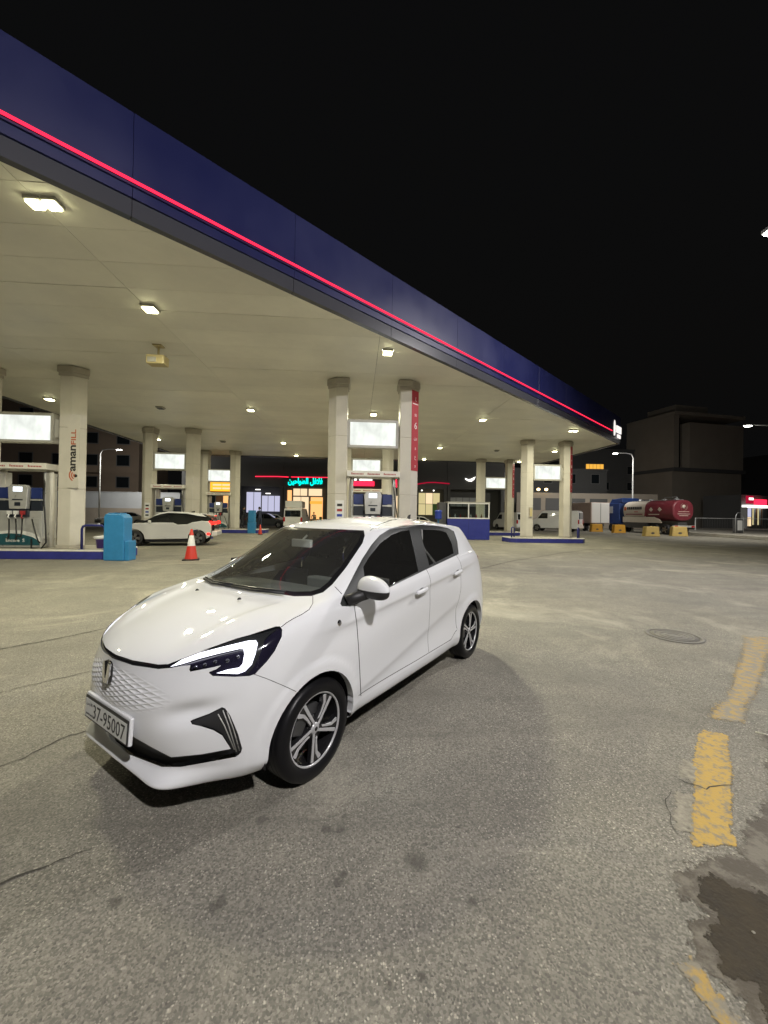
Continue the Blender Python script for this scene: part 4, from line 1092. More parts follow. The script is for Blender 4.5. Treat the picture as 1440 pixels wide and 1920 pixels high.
    def put(name, data, matn, parent=car):
        co, no, fc = data
        me = bpy.data.meshes.new(name); me.from_pydata([tuple(c) for c in co], [], fc)
        me.polygons.foreach_set('use_smooth', [True] * len(fc)); me.update()
        me.normals_split_custom_set_from_vertices([tuple(n) for n in no])
        me.materials.append(M_(matn))
        o = link(bpy.data.objects.new(name, me)); o.parent = parent
        return o
    put('body_shell', extract(['body'], both=True), 'car_white')
    put('roof', extract(['roof'], both=True), 'car_white')
    hood = put('hood', extract(['hood'], both=True), 'car_white')
    bump = put('front_bumper', extract(['bumper'], both=True), 'car_white')
    put('trim_strip', extract(['strip'], .004, both=True), 'car_black', bump)
    put('lower_intake', extract(['intake'], .030, both=True), 'car_plastic', bump)
    put('panel_gap', extract(['gap'], .006, both=True), 'car_gap')
    put('windscreen', extract(['windscreen'], .002, both=True), 'windscreen')
    put('windscreen_border', extract(['ws_border'], .001, both=True), 'car_black')
    for mir in (False, True):
        fd = put('front_door', extract(['front_door'], mirror=mir), 'car_white')
        rd = put('rear_door', extract(['rear_door'], mirror=mir), 'car_white')
        put('window_trim', extract(['dlo'], .003, mirror=mir), 'car_pillar')
        put('window_glass', extract(['glass_front'], .006, mirror=mir), 'privacy', fd)
        put('window_glass', extract(['glass_rear'], .006, mirror=mir), 'privacy', rd)
        hl = put('headlight', extract(['headlight'], .014, mirror=mir), 'lamp_house')
        put('lens_cover', extract(['headlight', 'drl', 'lamp_module', 'lamp_bezel'], .0005, mirror=mir), 'lamp_cover', hl)
        put('daytime_light', extract(['drl'], .004, mirror=mir), 'drl', hl)
        put('lamp_bezel', extract(['lamp_bezel'], .008, mirror=mir), 'lamp_rim', hl)
        put('lamp_module', extract(['lamp_module'], .018, mirror=mir), 'lamp_grey' if False else 'lamp_house', hl)
        put('bumper_insert', extract(['fog'], .014, mirror=mir), 'car_plastic', bump)
        for dn, hx, hz, hy in ((fd, -1.225, .925, .816), (rd, -1.99, .995, .814)):
            sg = -1 if mir else 1
            b = MB(); b.lathe([(0, -.10), (.012, -.095), (.019, -.07), (.021, 0), (.019, .07), (.012, .095), (0, .10)], 10, 'x')
            o = b.build('handle', 'car_white', dn); o.scale = (1, .9, 1.0); o.location = (hx, sg * (hy + .016), hz); o.rotation_euler = (0, math.radians(5), 0)
            b = MB(); b.lathe([(0, 0), (.03, 0), (.034, .003)], 16, 'y'); o = b.build('handle_recess', 'car_gap', dn)
            o.location = (hx - .01, sg * (hy + .001), hz - .002); o.scale = (1.5, .6 * sg, .8)
    # rolled arch lips and dark wheel wells
    bv = [v for v in bm.verts]
    for c, nm in ((FA, 'f'), (RA, 'r')):
        ring = {}
        for v in bv:
            r = math.hypot(v.co.x - c[0], v.co.z - c[1])
            if abs(r - AR) < .004 and v.co.z > .255 and v.co.y > .66:
                aa = math.atan2(v.co.z - c[1], v.co.x - c[0]); aa += 2 * math.pi if aa < -1.5 else 0
                kk = round(aa / .02) * .02
                if kk not in ring or v.co.y > ring[kk].y: ring[kk] = v.co.copy()
        ks = sorted(ring)
        for sg in (1, -1):
            b = MB(); vs = []; f_ = []
            for k in ks:
                p = ring[k]; d = Vector((p.x - c[0], 0, p.z - c[1])).normalized()
                vs += [(p.x, sg * p.y, p.z), (p.x, sg * (p.y - .006), p.z), (p.x + d.x * .004, sg * (p.y - .05), p.z + d.z * .004)]
            for i in range(len(ks) - 1):
                for j in (0, 1): f_.append((i * 3 + j, i * 3 + 3 + j, i * 3 + 4 + j, i * 3 + 1 + j))
            b.add(vs, f_, True); b.build('arch_lip', 'car_white', car)
            b = MB(); pr = []
            n = 20; vs = []; f_ = []
            for i in range(n + 1):
                t = math.pi * (-.06 + 1.12 * i / n); x_, z_ = c[0] + (AR + .012) * math.cos(t), c[1] + (AR + .012) * math.sin(t)
                vs += [(x_, sg * .775, z_), (x_, sg * .46, z_)]
            for i in range(n): f_.append((2 * i, 2 * i + 2, 2 * i + 3, 2 * i + 1))
            m0 = len(vs); vs.append((c[0], sg * .46, c[1]))
            for i in range(n): f_.append((2 * i + 1, 2 * i + 3, m0))
            b.add(vs, f_, True); b.build('wheel_well', 'car_under', car)
    # underbody and cabin tub
    b = MB(); b.bb(-2.05, -.34, -.70, .70, .21, .34); b.bb(-2.85, -2.04, -.44, .44, .24, .34); b.bb(-.345, .60, -.44, .44, .20, .34); b.build('underbody', 'car_under', car)
    b = MB(); b.bb(-2.06, -.33, -.76, .76, .345, .35); b.bb(-2.06, -.33, .745, .755, .35, .98); b.bb(-2.06, -.33, -.755, -.745, .35, .98)
    b.bb(-.34, -.33, -.74, .74, .36, .96); b.bb(-2.82, -2.055, -.62, .62, .62, .66); b.bb(-2.06, -2.05, -.74, .74, .36, .66); b.build('cabin_tub', 'car_under', car)
    # interior
    inner = empty('interior', (0, 0, 0)); inner.parent = car
    b = MB(); b.prism([(-.10, .72), (-.08, .985), (-.30, 1.02), (-.52, 1.00), (-.60, .95), (-.62, .72)], 1.30, 'y', -.65); b.build('dashboard', 'car_dash', inner, bevel=.03, seg=3)
    b = MB(); b.prism([(-.50, .99), (-.60, .99), (-.62, 1.07), (-.50, 1.08)], .34, 'y', .18); b.build('instrument_hood', 'car_dash', inner, bevel=.015)
    b = MB(); b.bb(-.585, -.57, -.14, .12, .985, 1.115); b.build('centre_screen', 'car_black', inner, bevel=.004)
    b = MB(); b.lathe([(.175, -.014), (.19, 0), (.175, .014), (.160, 0)], 32, 'x', closed=True); sw = b.build('steering_wheel', 'car_plastic', inner); sw.location = (-.74, .34, .97); sw.rotation_euler = (0, math.radians(-25), 0)
    b = MB(); b.lathe([(0, -.02), (.06, -.015), (.06, .01), (0, .015)], 16, 'x'); b.box((0, .11, 0), (.015, .12, .03)); b.box((0, -.11, 0), (.015, .12, .03)); b.box((0, 0, -.1), (.015, .03, .14)); o = b.build('wheel_hub', 'car_plastic', inner); o.location = sw.location; o.rotation_euler = sw.rotation_euler
    for yy in (.36, -.36):
        b = MB(); b.box((-.95, yy, .52), (.50, .48, .16)); b.build('seat_cushion', 'car_seat', inner, bevel=.05, seg=3)
        b = MB(); b.prism([(-1.16, .52), (-1.02, .55), (-1.20, 1.06), (-1.24, 1.12), (-1.32, 1.12), (-1.34, 1.05)], .46, 'y', yy - .23); b.build('seat_back', 'car_seat', inner, bevel=.045, seg=3)
        b = MB(); b.box((-1.29, yy, 1.24), (.10, .26, .18)); b.tube([(-1.27, yy - .06, 1.08), (-1.29, yy - .06, 1.18)], .008, 6); b.tube([(-1.27, yy + .06, 1.08), (-1.29, yy + .06, 1.18)], .008, 6); b.build('headrest', 'car_seat', inner, bevel=.03, seg=2)
    b = MB(); b.prism([(-1.9, .55), (-1.75, .58), (-2.02, 1.05), (-2.12, 1.05)], 1.2, 'y', -.6); b.build('rear_bench', 'car_seat', inner, bevel=.04, seg=3)
    b = MB(); b.box((-.62, 0, 1.32), (.03, .22, .065)); b.tube([(-.62, 0, 1.34), (-.68, 0, 1.385)], .01, 6); b.build('rear_view_mirror', 'plastic_white', inner, bevel=.01)
    for s in (-1, 1):
        b = MB(); b.tube([(-.36, s * .66, 1.04), (-.66, s * .60, 1.215), (-.98, s * .54, 1.40)], .035, 8); b.build('pillar_lining', 'car_trim', inner)
        b = MB(); b.tube([(-1.42, s * .735, .95), (-1.47, s * .66, 1.20), (-1.58, s * .59, 1.42)], .04, 8); b.build('pillar_lining', 'car_trim', inner)
    # wipers
    for p in ([(-.02, .46, 1.052), (.025, .20, 1.048), (.03, -.02, 1.047)], [(.028, -.02, 1.048), (.03, -.25, 1.046), (-.03, -.46, 1.048)]):
        b = MB(); b.tube(p, .010, 6); b.tube([(a - .012, c_, e_ + .012) for a, c_, e_ in p], .006, 6); b.build('wiper', 'car_plastic', car)
    for yy in (.24, -.24):
        b = MB(); b.lathe([(0, .014), (.008, .010), (.014, 0)], 10); o = b.build('washer_jet', 'car_plastic', hood); o.location = (.155, yy, 1.012)
    # mirrors
    for sg in (1, -1):
        mr = empty('door_mirror', (0, 0, 0)); mr.parent = car
        fold = sg < 0
        hd = mr; hd.location = (-.405, sg * .905, 1.083)
        hd.rotation_euler = (0, 0, sg * math.radians(-12))
        if fold:                                   # the far mirror is folded in against the window
            hd.location = (-.60, -.80, 1.085); hd.rotation_euler = (0, 0, math.radians(82)); hd.scale = (.7, .9, .9)
        def shell(t0, t1, top, matn, nm, sc):
            vs = []; f_ = []; nu_, nv_ = 28, 12
            cs = lambda a, e_: math.copysign(abs(a) ** e_, a)
            for i in range(nu_):
                th = 2 * math.pi * i / nu_
                for j in range(nv_ + 1):
                    ph = math.pi / 2 * j / nv_
                    X = .070 * cs(math.cos(th), .8) * math.cos(ph) ** .55; Y = .132 * cs(math.sin(th), .8) * math.cos(ph) ** .55
                    Z = (.080 if top else -.058) * math.sin(ph) ** (1.0 if top else .8)
                    k_ = Y / .132
                    X *= (1 - .22 * k_); Z *= (1 - .25 * k_ - .12 * k_ * k_) if top else (1 + .1 * k_)
                    vs.append((X * sc, Y * sc * (1 if sg > 0 else -1), Z - .014))
            for i in range(nu_):
                for j in range(nv_): f_.append((i * (nv_ + 1) + j, ((i + 1) % nu_) * (nv_ + 1) + j, ((i + 1) % nu_) * (nv_ + 1) + j + 1, i * (nv_ + 1) + j + 1))
            b = MB(); b.add(vs, f_, True); return b.build(nm, matn, hd)
        shell(0, 1, True, 'car_white', 'cap', 1.0); shell(0, 1, False, 'car_plastic', 'lower_shell', .975)
        b = MB(); b.box((-.060, 0, .02), (.006, .16, .085)); b.build('mirror_glass', 'car_black', hd, bevel=.002)
        if not fold:
            b = MB(); b.tube([(-.285, sg * .765, .995), (-.335, sg * .80, 1.015), (-.385, sg * .865, 1.040)], [.040, .038, .036], 12); b.build('mirror_arm', 'car_plastic', car)
    # lamp lenses inside the headlights
    from mathutils.bvhtree import BVHTree
    bvh = BVHTree.FromBMesh(bm)
    def hit(x_, y_):
        p, n, i, d = bvh.ray_cast(Vector(cC), Vector(pray(x_, y_))); return p, n
    for (a, b_) in ((365, 1252), (382, 1247), (402, 1239), (426, 1239), (446, 1230)):
        p, n = hit(a, b_)
        for sg in (1, -1):
            q = p + n * -.016
            b = MB(); b.lathe([(.010, 0), (.009, .004), (.005, .007), (0, .008)], 12)
            o = b.build('projector_lens', 'lamp_grey', car); o.location = (q.x, sg * q.y, q.z)
            nn = Vector((n.x, sg * n.y, n.z)); o.rotation_mode = 'QUATERNION'; o.rotation_quaternion = nn.to_track_quat('Z', 'Y')
    # pale blades inside the black bumper insert
    for k, (A_, B_, C_) in enumerate((((417, 1333), (428, 1362), (443, 1412)), ((408, 1340), (420, 1362), (439, 1408)), ((425, 1336), (437, 1368), (449, 1410)))):
        pts = []
        for a, b_ in (A_, B_, C_):
            p, n = hit(a, b_); pts.append(p - n * .010)
        for sg in (1, -1):
            b = MB(); b.tube([(p.x, sg * p.y, p.z) for p in pts], .0028, 6); b.build('insert_blade', 'pump_silver', bump)
    # embossed nose panel
    nr, nt_ = 90, 300
    vs = []; f_ = []
    for i in range(nr):
        for k in range(nt_):
            rr = (i + .02) / (nr - 1 + .02); th = 2 * math.pi * k / nt_
            y_ = EY * rr * math.cos(th); z_ = EC + EZ * rr * math.sin(th)
            p, n, q, d = bvh.ray_cast(Vector((1.5, max(abs(y_), 1e-4), z_)), Vector((-1, 0, 0)))
            n = Vector((n.x, math.copysign(n.y, y_), n.z))
            a_, b_ = y_ / .098 + z_ / .027, y_ / .098 - z_ / .027
            da, db = abs((a_ % 1) - .5) * 2, abs((b_ % 1) - .5) * 2
            mk = max(0, min(1, (1.0 - rr) / .38))
            h = mk * (.0085 * (max(da, db) ** 2.0) - .0052)
            vs.append((p.x + n.x * h, y_ + n.y * h, z_ + n.z * h))
    for i in range(nr - 1):
        for k in range(nt_): f_.append((i * nt_ + k, (i + 1) * nt_ + k, (i + 1) * nt_ + (k + 1) % nt_, i * nt_ + (k + 1) % nt_))
    b = MB(); b.add(vs, f_, True); b.build('embossed_panel', 'car_white', bump)
    # emblem: chrome shield with a split V
    em = empty('emblem', (0.792, 0, .700)); em.parent = car; em.rotation_euler = (0, math.radians(-4), 0)
    ov = [(.046 * math.copysign(abs(math.sin(t)) ** .7, math.sin(t)), .062 * math.copysign(abs(math.cos(t)) ** .75, math.cos(t))) for t in np.linspace(0, 2 * math.pi, 28)[:-1]]
    b = MB(); b.prism(ov, .010, 'x', -.004); b.build('emblem_back', 'car_black', em, bevel=.002, seg=1)
    for s in (-1, 1):
        v_ = [(s * .040, .052), (s * .020, .058), (s * .003, -.030), (s * .003, -.060), (s * .022, -.054), (s * .042, -.01)]
        b = MB(); b.prism(v_, .012, 'x', .003); b.build('emblem_wing', 'chrome', em, bevel=.003, seg=2)
    # number plate
    pl = empty('number_plate', (.800, 0, .452)); pl.parent = car; pl.rotation_euler = (0, math.radians(-3), 0)
    b = MB(); b.bb(-.022, -.002, -.268, .268, -.066, .074); b.build('plate_holder', 'car_white', pl, bevel=.006)
    b = MB(); b.bb(-.002, .004, -.262, .262, -.062, .062); b.build('plate_frame', 'print_black', pl, bevel=.004)
    b = MB(); b.bb(.0042, .0055, -.252, .252, -.052, .047); b.build('plate_face', 'plate_white', pl)
    Rx = rotz(math.radians(90))
    text_mesh('plate_number', '37-95007', .11, 'print_black', pl, T(.0062, .043, -.004) @ Rx, .0006, .0, 1.0, fit=(.385, .075))
    text_mesh('plate_country', '\uFEE5\u062F\u0631\uFEF7\uFE8D', .035, 'print_black', pl, T(.0062, -.200, .022) @ Rx, .0005, fit=(.075, .024))
    text_mesh('plate_country', 'JORDAN', .02, 'print_black', pl, T(.0062, -.200, -.036) @ Rx, .0005, fit=(.08, .013))
    # fender badge
    p, n = hit(636.7, 1168)
    for sg in (1, -1):
        b = MB(); b.lathe([(0, .003), (.016, .003), (.019, 0)], 20); o = b.build('fender_badge', 'chrome', car); o.location = (p.x, sg * p.y, p.z)
        nn = Vector((n.x, sg * n.y, n.z)); o.rotation_mode = 'QUATERNION'; o.rotation_quaternion = nn.to_track_quat('Z', 'Y')
        b = MB(); b.bb(-.010, .010, -.003, .003, .003, .005); b.bb(-.003, .003, -.010, .010, .003, .0045); o2 = b.build('badge_mark', 'frame_dark', o)
    # roof antenna and tail lamps
    b = MB(); b.prism([(-.07, 0), (.05, 0), (-.01, .02), (-.055, .055), (-.075, .055)], .02, 'y', -.01); o = b.build('antenna', 'car_plastic', car, bevel=.004); o.location = (-2.35, 0, 1.522)
    for sg in (1, -1):
        b = MB(); b.prism([(-2.74, .86), (-2.66, 1.03), (-2.78, 1.10), (-2.90, 1.09), (-2.95, .88)], .1, 'y', .60 if sg > 0 else -.70)
        o = b.build('tail_light', 'tail_red', car, bevel=.02); o.location.y = 0
    # ---- wheels
    wh = empty('wheel', (0, 0, 0))
    r0, rr = .2925, .2115
    tyre = [(rr - .004, -.075), (rr + .01, -.088), (r0 - .055, -.0935), (r0 - .020, -.088), (r0 - .006, -.076), (r0, -.055), (r0, .055), (r0 - .006, .076), (r0 - .020, .088), (r0 - .055, .0935), (rr + .01, .088), (rr - .004, .075)]
    b = MB(); b.lathe(tyre, 72, 'y'); ty = b.build('tyre', 'rubber', wh)
    for yy in (-.036, 0, .036):
        b = MB(); b.lathe([(r0 + .0006, yy - .004), (r0 + .0012, yy), (r0 + .0006, yy + .004)], 72, 'y'); b.build('tread_groove', 'car_under', wh)
    b = MB(); b.lathe([(rr, -.075), (rr - .006, -.07), (rr - .012, -.02), (rr - .016, .05), (rr - .010, .068), (rr - .001, .079), (rr + .004, .078)], 56, 'y'); rim = b.build('rim', 'alloy_black', wh)
    b = MB(); b.lathe([(rr - .012, .068), (rr - .012, .074), (rr - .003, .078), (rr - .001, .074)], 56, 'y'); b.build('rim_edge', 'alloy', wh)
    b = MB(); b.lathe([(.0, .0), (.135, .0), (.135, .012), (.05, .012), (.05, .03), (0, .03)], 40, 'y'); b.build('brake_disc', 'disc', wh)
    b = MB(); b.prism([(.07, -.06), (.15, -.075), (.165, 0), (.15, .075), (.07, .06)], .06, 'y', -.01); b.build('brake_caliper', 'disc', wh, bevel=.01)
    # each arm: a blade that widens and kinks to one side at the rim, with a black groove down its face
    def arm(pts, y0, h): 
        b = MB(); b.prism(pts, h, 'y', y0); return b
    for k in range(5):
        a = 2 * math.pi * k / 5 + .12
        A = [(-.022, .028), (.022, .028), (.021, .09), (.030, .140), (.058, .172), (.058, .185), (.030, .194), (-.016, .196), (-.030, .194), (-.026, .12)]
        def rot(L): return [(x_ * math.cos(a) - z_ * math.sin(a), x_ * math.sin(a) + z_ * math.cos(a)) for x_, z_ in L]
        b = MB(); b.prism(rot(A), .03, 'y', .036); b.build('spoke', 'alloy_black', wh, bevel=.003, seg=1)
        f1 = [(-.018, .030), (-.002, .030), (-.003, .12), (-.006, .192), (-.016, .195), (-.027, .192), (-.022, .12)]
        f2 = [(.006, .060), (.018, .050), (.018, .09), (.027, .142), (.055, .174), (.053, .184), (.034, .191), (.010, .150), (.006, .10)]
        for F in (f1, f2):
            b = MB(); b.prism(rot(F), .004, 'y', .0655); b.build('spoke_face', 'alloy', wh, bevel=.001, seg=1)
        b = MB(); b.lathe([(0, .052), (.008, .052), (.008, .044)], 8, 'y', c=(.046 * math.cos(a + .63 + math.pi / 2), 0, .046 * math.sin(a + .63 + math.pi / 2))); b.build('wheel_nut', 'chrome', wh)
    b = MB(); b.lathe([(0, .074), (.020, .074), (.027, .070), (.034, .066), (.034, .04), (0, .04)], 28, 'y'); b.build('hub_cap', 'alloy', wh)
    b = MB(); b.lathe([(.0, .0752), (.009, .0752), (.013, .0745)], 16, 'y'); b.build('hub_mark', 'car_black', wh)
    b = MB(); b.lathe([(0, .030), (.075, .034), (.070, .036), (0, .036)], 24, 'y'); b.build('hub_plate', 'alloy_black', wh)
    pos = [(0.0, 1, -.55), (-2.437, 1, -.1), (0.0, -1, 1.1), (-2.437, -1, .2)]
    ws_ = [wh] + [copy_tree(wh) for _ in range(3)]
    for o, (x_, sg, ro) in zip(ws_, pos):
        o.parent = car
        o.location = (x_, sg * .708, r0 - .004)
        o.rotation_euler = (0, ro, 0 if sg > 0 else math.pi)
        if sg < 0: o.rotation_euler = (0, ro, math.pi)
    # front wheel slightly steered as it stands
    return car, bm
HERO, _hbm = hero_car()
_hbm.free()
# ================================================================ LAMP POSTS
YAW = -math.radians(4.0)
def at(k, D, z=0.0):
    """a spot at depth D along the viewing axis, k = sideways slope"""
    X = k * D; c, s_ = math.cos(math.radians(4)), math.sin(math.radians(4))
    return (X * c + D * s_, D * c - X * s_, z)

def street_lamp(x, y, h, arm, rz, label, power, col=(1, .96, .88), size=.5, spread=None, tilt=0.0, tx=0.0):
    e = empty('street_lamp', (x, y, 0), rz, label, 'street lamp', 'street lamps around the forecourt')
    b = MB(); b.tube([(0, 0, 0), (0, 0, h * .5), (0, 0, h - .5), (arm * .12, 0, h - .12), (arm * .45, 0, h), (arm, 0, h + .02)], [.09, .075, .06, .055, .045, .04], 10); b.build('pole', 'pole_grey', e)
    b = MB(); b.lathe([(0, 0), (.2, 0), (.2, .03), (.12, .05), (.10, .4), (0, .4)], 16); b.build('base', 'pole_grey', e)
    b = MB(); b.box((arm + .28, 0, h), (.62, .26, .10)); b.build('head', 'pole_grey', e, bevel=.02)
    b = MB(); b.box((arm + .32, 0, h - .075), (.46, .20, .05)); b.build('lens', 'lamp_white', e, bevel=.015)
    if power:
        ld = bpy.data.lights.new('street_lamp', 'AREA'); ld.shape = 'RECTANGLE'; ld.size = size; ld.size_y = size * .5; ld.energy = power; ld.color = col
        if spread: ld.spread = math.radians(spread)
        lo = link(bpy.data.objects.new('street_lamp_light', ld)); lo.parent = e; lo.location = (arm + .32, 0, h - .12); lo.rotation_euler = (math.radians(tx), -math.radians(tilt), 0)
    return e
street_lamp(11.9, 9.2, 9.0, 1.0, math.pi, 'tall lamp post just beyond the right frame edge', 1650, (1, .96, .94), tilt=28)
street_lamp(3.6, -6.2, 8.6, 1.4, math.radians(108), 'tall lamp post behind the photographer', 1950, (1, .96, .96), tilt=38)
street_lamp(*at(1.03, 30)[:2], 8.9, 2.6, math.pi + YAW, 'lamp post whose head hangs at the right frame edge', 1900, tilt=10, tx=-50)
street_lamp(*at(.6385, 45)[:2], 9.1, 1.75, math.pi + YAW, 'lamp post behind the blue tanker cab', 1700, tx=-55)
street_lamp(*at(-.7315, 42)[:2], 8.2, 1.7, YAW, 'lamp post in front of the brown building', 1300, tx=50)

# ================================================================ FAR BUILDINGS
mat('wall_dark', (0.10, 0.10, 0.10), 0.8, var=0.12, vscale=.4)
mat('wall_brown', (0.26, 0.20, 0.15), 0.85, var=0.12, vscale=.35, bump=.2, bscale=6)
mat('wall_stone', (0.32, 0.28, 0.23), 0.85, var=0.10, vscale=.3, bump=.2, bscale=6)
mat('wall_pale', (0.42, 0.44, 0.46), 0.8, var=0.10, vscale=.4)
mat('win_dark', (0.012, 0.016, 0.020), 0.2)
mat('win_frame', (0.16, 0.16, 0.16), 0.5)
glow('lit_cool', (0.66, 0.66, 0.88), .85)
glow('lit_warm', (1.0, 0.50, 0.18), 1.3)
glow('lit_cream', (1.0, 0.74, 0.45), 1.1)
glow('lit_yellow', (0.85, 0.72, 0.36), .8)
glow('lit_orange', (1.0, 0.50, 0.07), 1.0)
glow('lamp_warm', (1.0, 0.70, 0.30), 6)
glow('lit_white', (1.0, 0.97, 0.9), 2.2)
mat('shelf_brown', (0.20, 0.09, 0.03), 0.6, var=.2)
mat('shelf_green', (0.10, 0.22, 0.05), 0.6, var=.2)

def building(loc, rz, w_, d_, h_, mt, label, floors=3, cols=4, z0=4.0, winw=1.3, winh=1.5, cat='building', skip=(), roof=True):
    e = empty('building', loc, rz, label, cat)
    b = MB(); b.bb(-w_ / 2, w_ / 2, 0, d_, 0, h_); b.build('wall', mt, e)
    if roof:
        b = MB(); b.bb(-w_ / 2 - .15, w_ / 2 + .15, -.15, d_ + .15, h_, h_ + .35); b.build('parapet', mt, e)
    n = 0
    for f in range(floors):
        zz = z0 + f * 3.2
        if zz + winh > h_ - .3: break
        b = MB(); b.bb(-w_ / 2 - .06, w_ / 2 + .06, -.10, -.002, zz - 1.1, zz - .9); b.build('string_course', mt, e)
        for c in range(cols):
            if (f, c) in skip: continue
            xx = -w_ / 2 + (c + .5) * w_ / cols
            b = MB()
            b.bb(xx - winw / 2 - .1, xx - winw / 2, -.08, -.002, zz - .1, zz + winh + .1); b.bb(xx + winw / 2, xx + winw / 2 + .1, -.08, -.002, zz - .1, zz + winh + .1)
            b.bb(xx - winw / 2, xx + winw / 2, -.08, -.002, zz + winh, zz + winh + .1); b.bb(xx - winw / 2, xx + winw / 2, -.10, -.002, zz - .1, zz)
            f_ = b.build('window', 'win_frame', e)
            b = MB(); b.bb(xx - winw / 2, xx + winw / 2, -.02, -.002, zz, zz + winh); b.build('pane', 'win_dark', f_)
    return e

bl = building(at(-.88, 56), YAW + .12, 26, 10, 17, 'wall_brown', 'dark brown apartment block behind the pale wall at the left', 4, 6, 5.0, 1.7, 1.5)
for c in (1, 3, 4):
    b = MB(); b.bb(-13 + (c + .5) * 4.33 - 1.5, -13 + (c + .5) * 4.33 + 1.5, -1.1, -.01, 7.0, 7.15); b.bb(-13 + (c + .5) * 4.33 - 1.5, -13 + (c + .5) * 4.33 + 1.5, -1.1, -1.02, 7.15, 8.0); b.build('balcony', 'wall_brown', bl)
e = empty('boundary_wall', at(-.80, 49), YAW, 'pale grey boundary wall below the brown building', 'wall')
b = MB(); b.bb(-14, 13.5, 0, .3, 1.9, 3.85); b.build('upper_course', 'wall_pale', e)
b = MB(); b.bb(-14, 13.5, -.08, .38, 0, 1.9); b.build('lower_course', 'wall_stone', e)
b = MB(); b.bb(-14, 13.5, -.06, .36, 3.85, 3.95); b.build('coping', 'wall_pale', e)

# shop row, one unit after another along the road behind the station
SD = 47.0
def P_(pxx): return (pxx - 720) * SD / FPX
def Z_(pxx, py): return CAM_Z + (965 + .015 * (pxx - 720) - py) * SD / FPX
def shop(x0, x1, h_, mt, label):
    o = at(((x0 + x1) / 2) / SD, SD)
    e = empty('shop', o, YAW, label, 'shop', 'shops behind the station')
    w_ = x1 - x0
    b = MB(); b.bb(-w_ / 2 + .02, w_ / 2 - .02, 1.2, 9, 0, h_); b.build('wall', mt, e)
    b = MB(); b.bb(-w_ / 2 + .02, w_ / 2 - .02, 0, 1.2, 4.75, h_); b.build('front_wall', mt, e)
    for s in (-1, 1):
        b = MB(); b.bb(s * (w_ / 2 - .22) - .18, s * (w_ / 2 - .22) + .18, 0, 1.2, 0, 4.75); b.build('pier', mt, e)
    return e, (x0 + x1) / 2
def panes(e, x0, x1, z0, z1, y, n, m, lit, frame='win_frame', name='window'):
    """glazing: a lit back panel seen through n x m panes in a frame"""
    f = MB(); t = .05
    for i in range(n + 1):
        x = x0 + (x1 - x0) * i / n; f.bb(x - t / 2, x + t / 2, y - .05, y + .03, z0, z1)
    for j in range(m + 1):
        z = z0 + (z1 - z0) * j / m; f.bb(x0, x1, y - .045, y + .025, z - t / 2, z + t / 2)
    fo = f.build(name, frame, e)
    for i in range(n):
        for j in range(m):
            b = MB(); xa, xb = x0 + (x1 - x0) * i / n + .025, x0 + (x1 - x0) * (i + 1) / n - .025; za, zb = z0 + (z1 - z0) * j / m + .025, z0 + (z1 - z0) * (j + 1) / m - .025
            b.bb(xa, xb, y - .01, y, za, zb); b.build('pane', lit if isinstance(lit, str) else lit[(i + j * n) % len(lit)], fo)
    return fo

e, c = shop(-24.5, -18.0, 9.5, 'wall_dark', 'dark shop with the orange lit sign at the left')
glow('sign_orange', (1.0, 0.42, 0.03), 1.6)
xs_ = -21.0 - c + .5
for r_ in range(2):
    for k in range(2):
        b = MB(); b.bb(-.2 + k * 1.15, .85 + k * 1.15, -.10, -.02, 4.35 + r_ * .42, 4.55 + r_ * .42, T(xs_, 0, 0)); b.build('sign_letter', 'lit_cream', e, bevel=.03, seg=1)
b = MB(); b.bb(-.6, 2.4, -.02, .10, 4.1, 5.25, T(xs_, 0, 0)); b.build('sign_board', 'sign_orange', e)
panes(e, -1.0, 2.6, .4, 3.6, .25, 4, 2, ['lit_orange', 'win_dark', 'shelf_brown', 'lit_warm'])
e, c = shop(-18.0, -12.2, 9.0, 'wall_dark', 'dark fronted shop with pale bluish lit windows')
panes(e, P_(460) - c, P_(488) - c, Z_(470, 958) - .2, Z_(470, 922), .3, 2, 1, 'lit_cool'); panes(e, P_(489) - c, P_(525) - c, Z_(500, 956) - .2, Z_(500, 929), .3, 3, 1, 'lit_cool')
b = MB(); b.tube([(P_(478) - c, -.06, 5.95), (P_(520) - c, -.06, 5.98), (P_(545) - c - .3, -.06, 5.93)], .05, 6); b.build('neon_line', 'neon_shop_red', e)
for k, (a_, z_) in enumerate(((P_(485), 4.35), (P_(504), 3.9))):
    b = MB(); b.box((a_ - c, -.4, z_), (.55, .2, .10), ); b.build('wall_lamp', 'lit_white', e)
e, c = shop(-12.2, -6.6, 9.0, 'wall_dark', 'shop with teal lit lettering and a warm orange interior')
b = MB(); b.bb(P_(530) - c, P_(612) - c, -.12, -.02, 4.85, 5.85); b.build('sign_board', 'wall_dark', e)
rev = lambda s_: s_[::-1]
ar = rev('\uFE8D\uFEDF\uFEC4\uFEEE\uFE8D\uFEA3\uFEF4\uFEE6') + ' ' + rev('\uFED3\uFEFC\uFED3\uFEDE')
text_mesh('sign_lettering', ar, .8, 'neon_teal', e, T((P_(540) + P_(604)) / 2 - c, -.16, 5.38), .03, .030, fit=(4.15, .95))
b = MB(); b.tube([(P_(545) - c, -.06, 5.95), (P_(616) - c, -.06, 5.95)], .045, 6); b.build('neon_line', 'neon_shop_red', e)
panes(e, P_(548) - c, P_(575) - c, 3.7, 4.6, .3, 2, 1, 'lit_cream'); panes(e, P_(577) - c, P_(603) - c, 3.7, 4.6, .3, 1, 1, 'lit_cream')
panes(e, P_(537) - c, P_(546) - c, .2, 4.4, .3, 1, 2, 'lit_warm'); panes(e, P_(548) - c, P_(578) - c, .2, 3.6, .3, 2, 1, 'lit_cream')
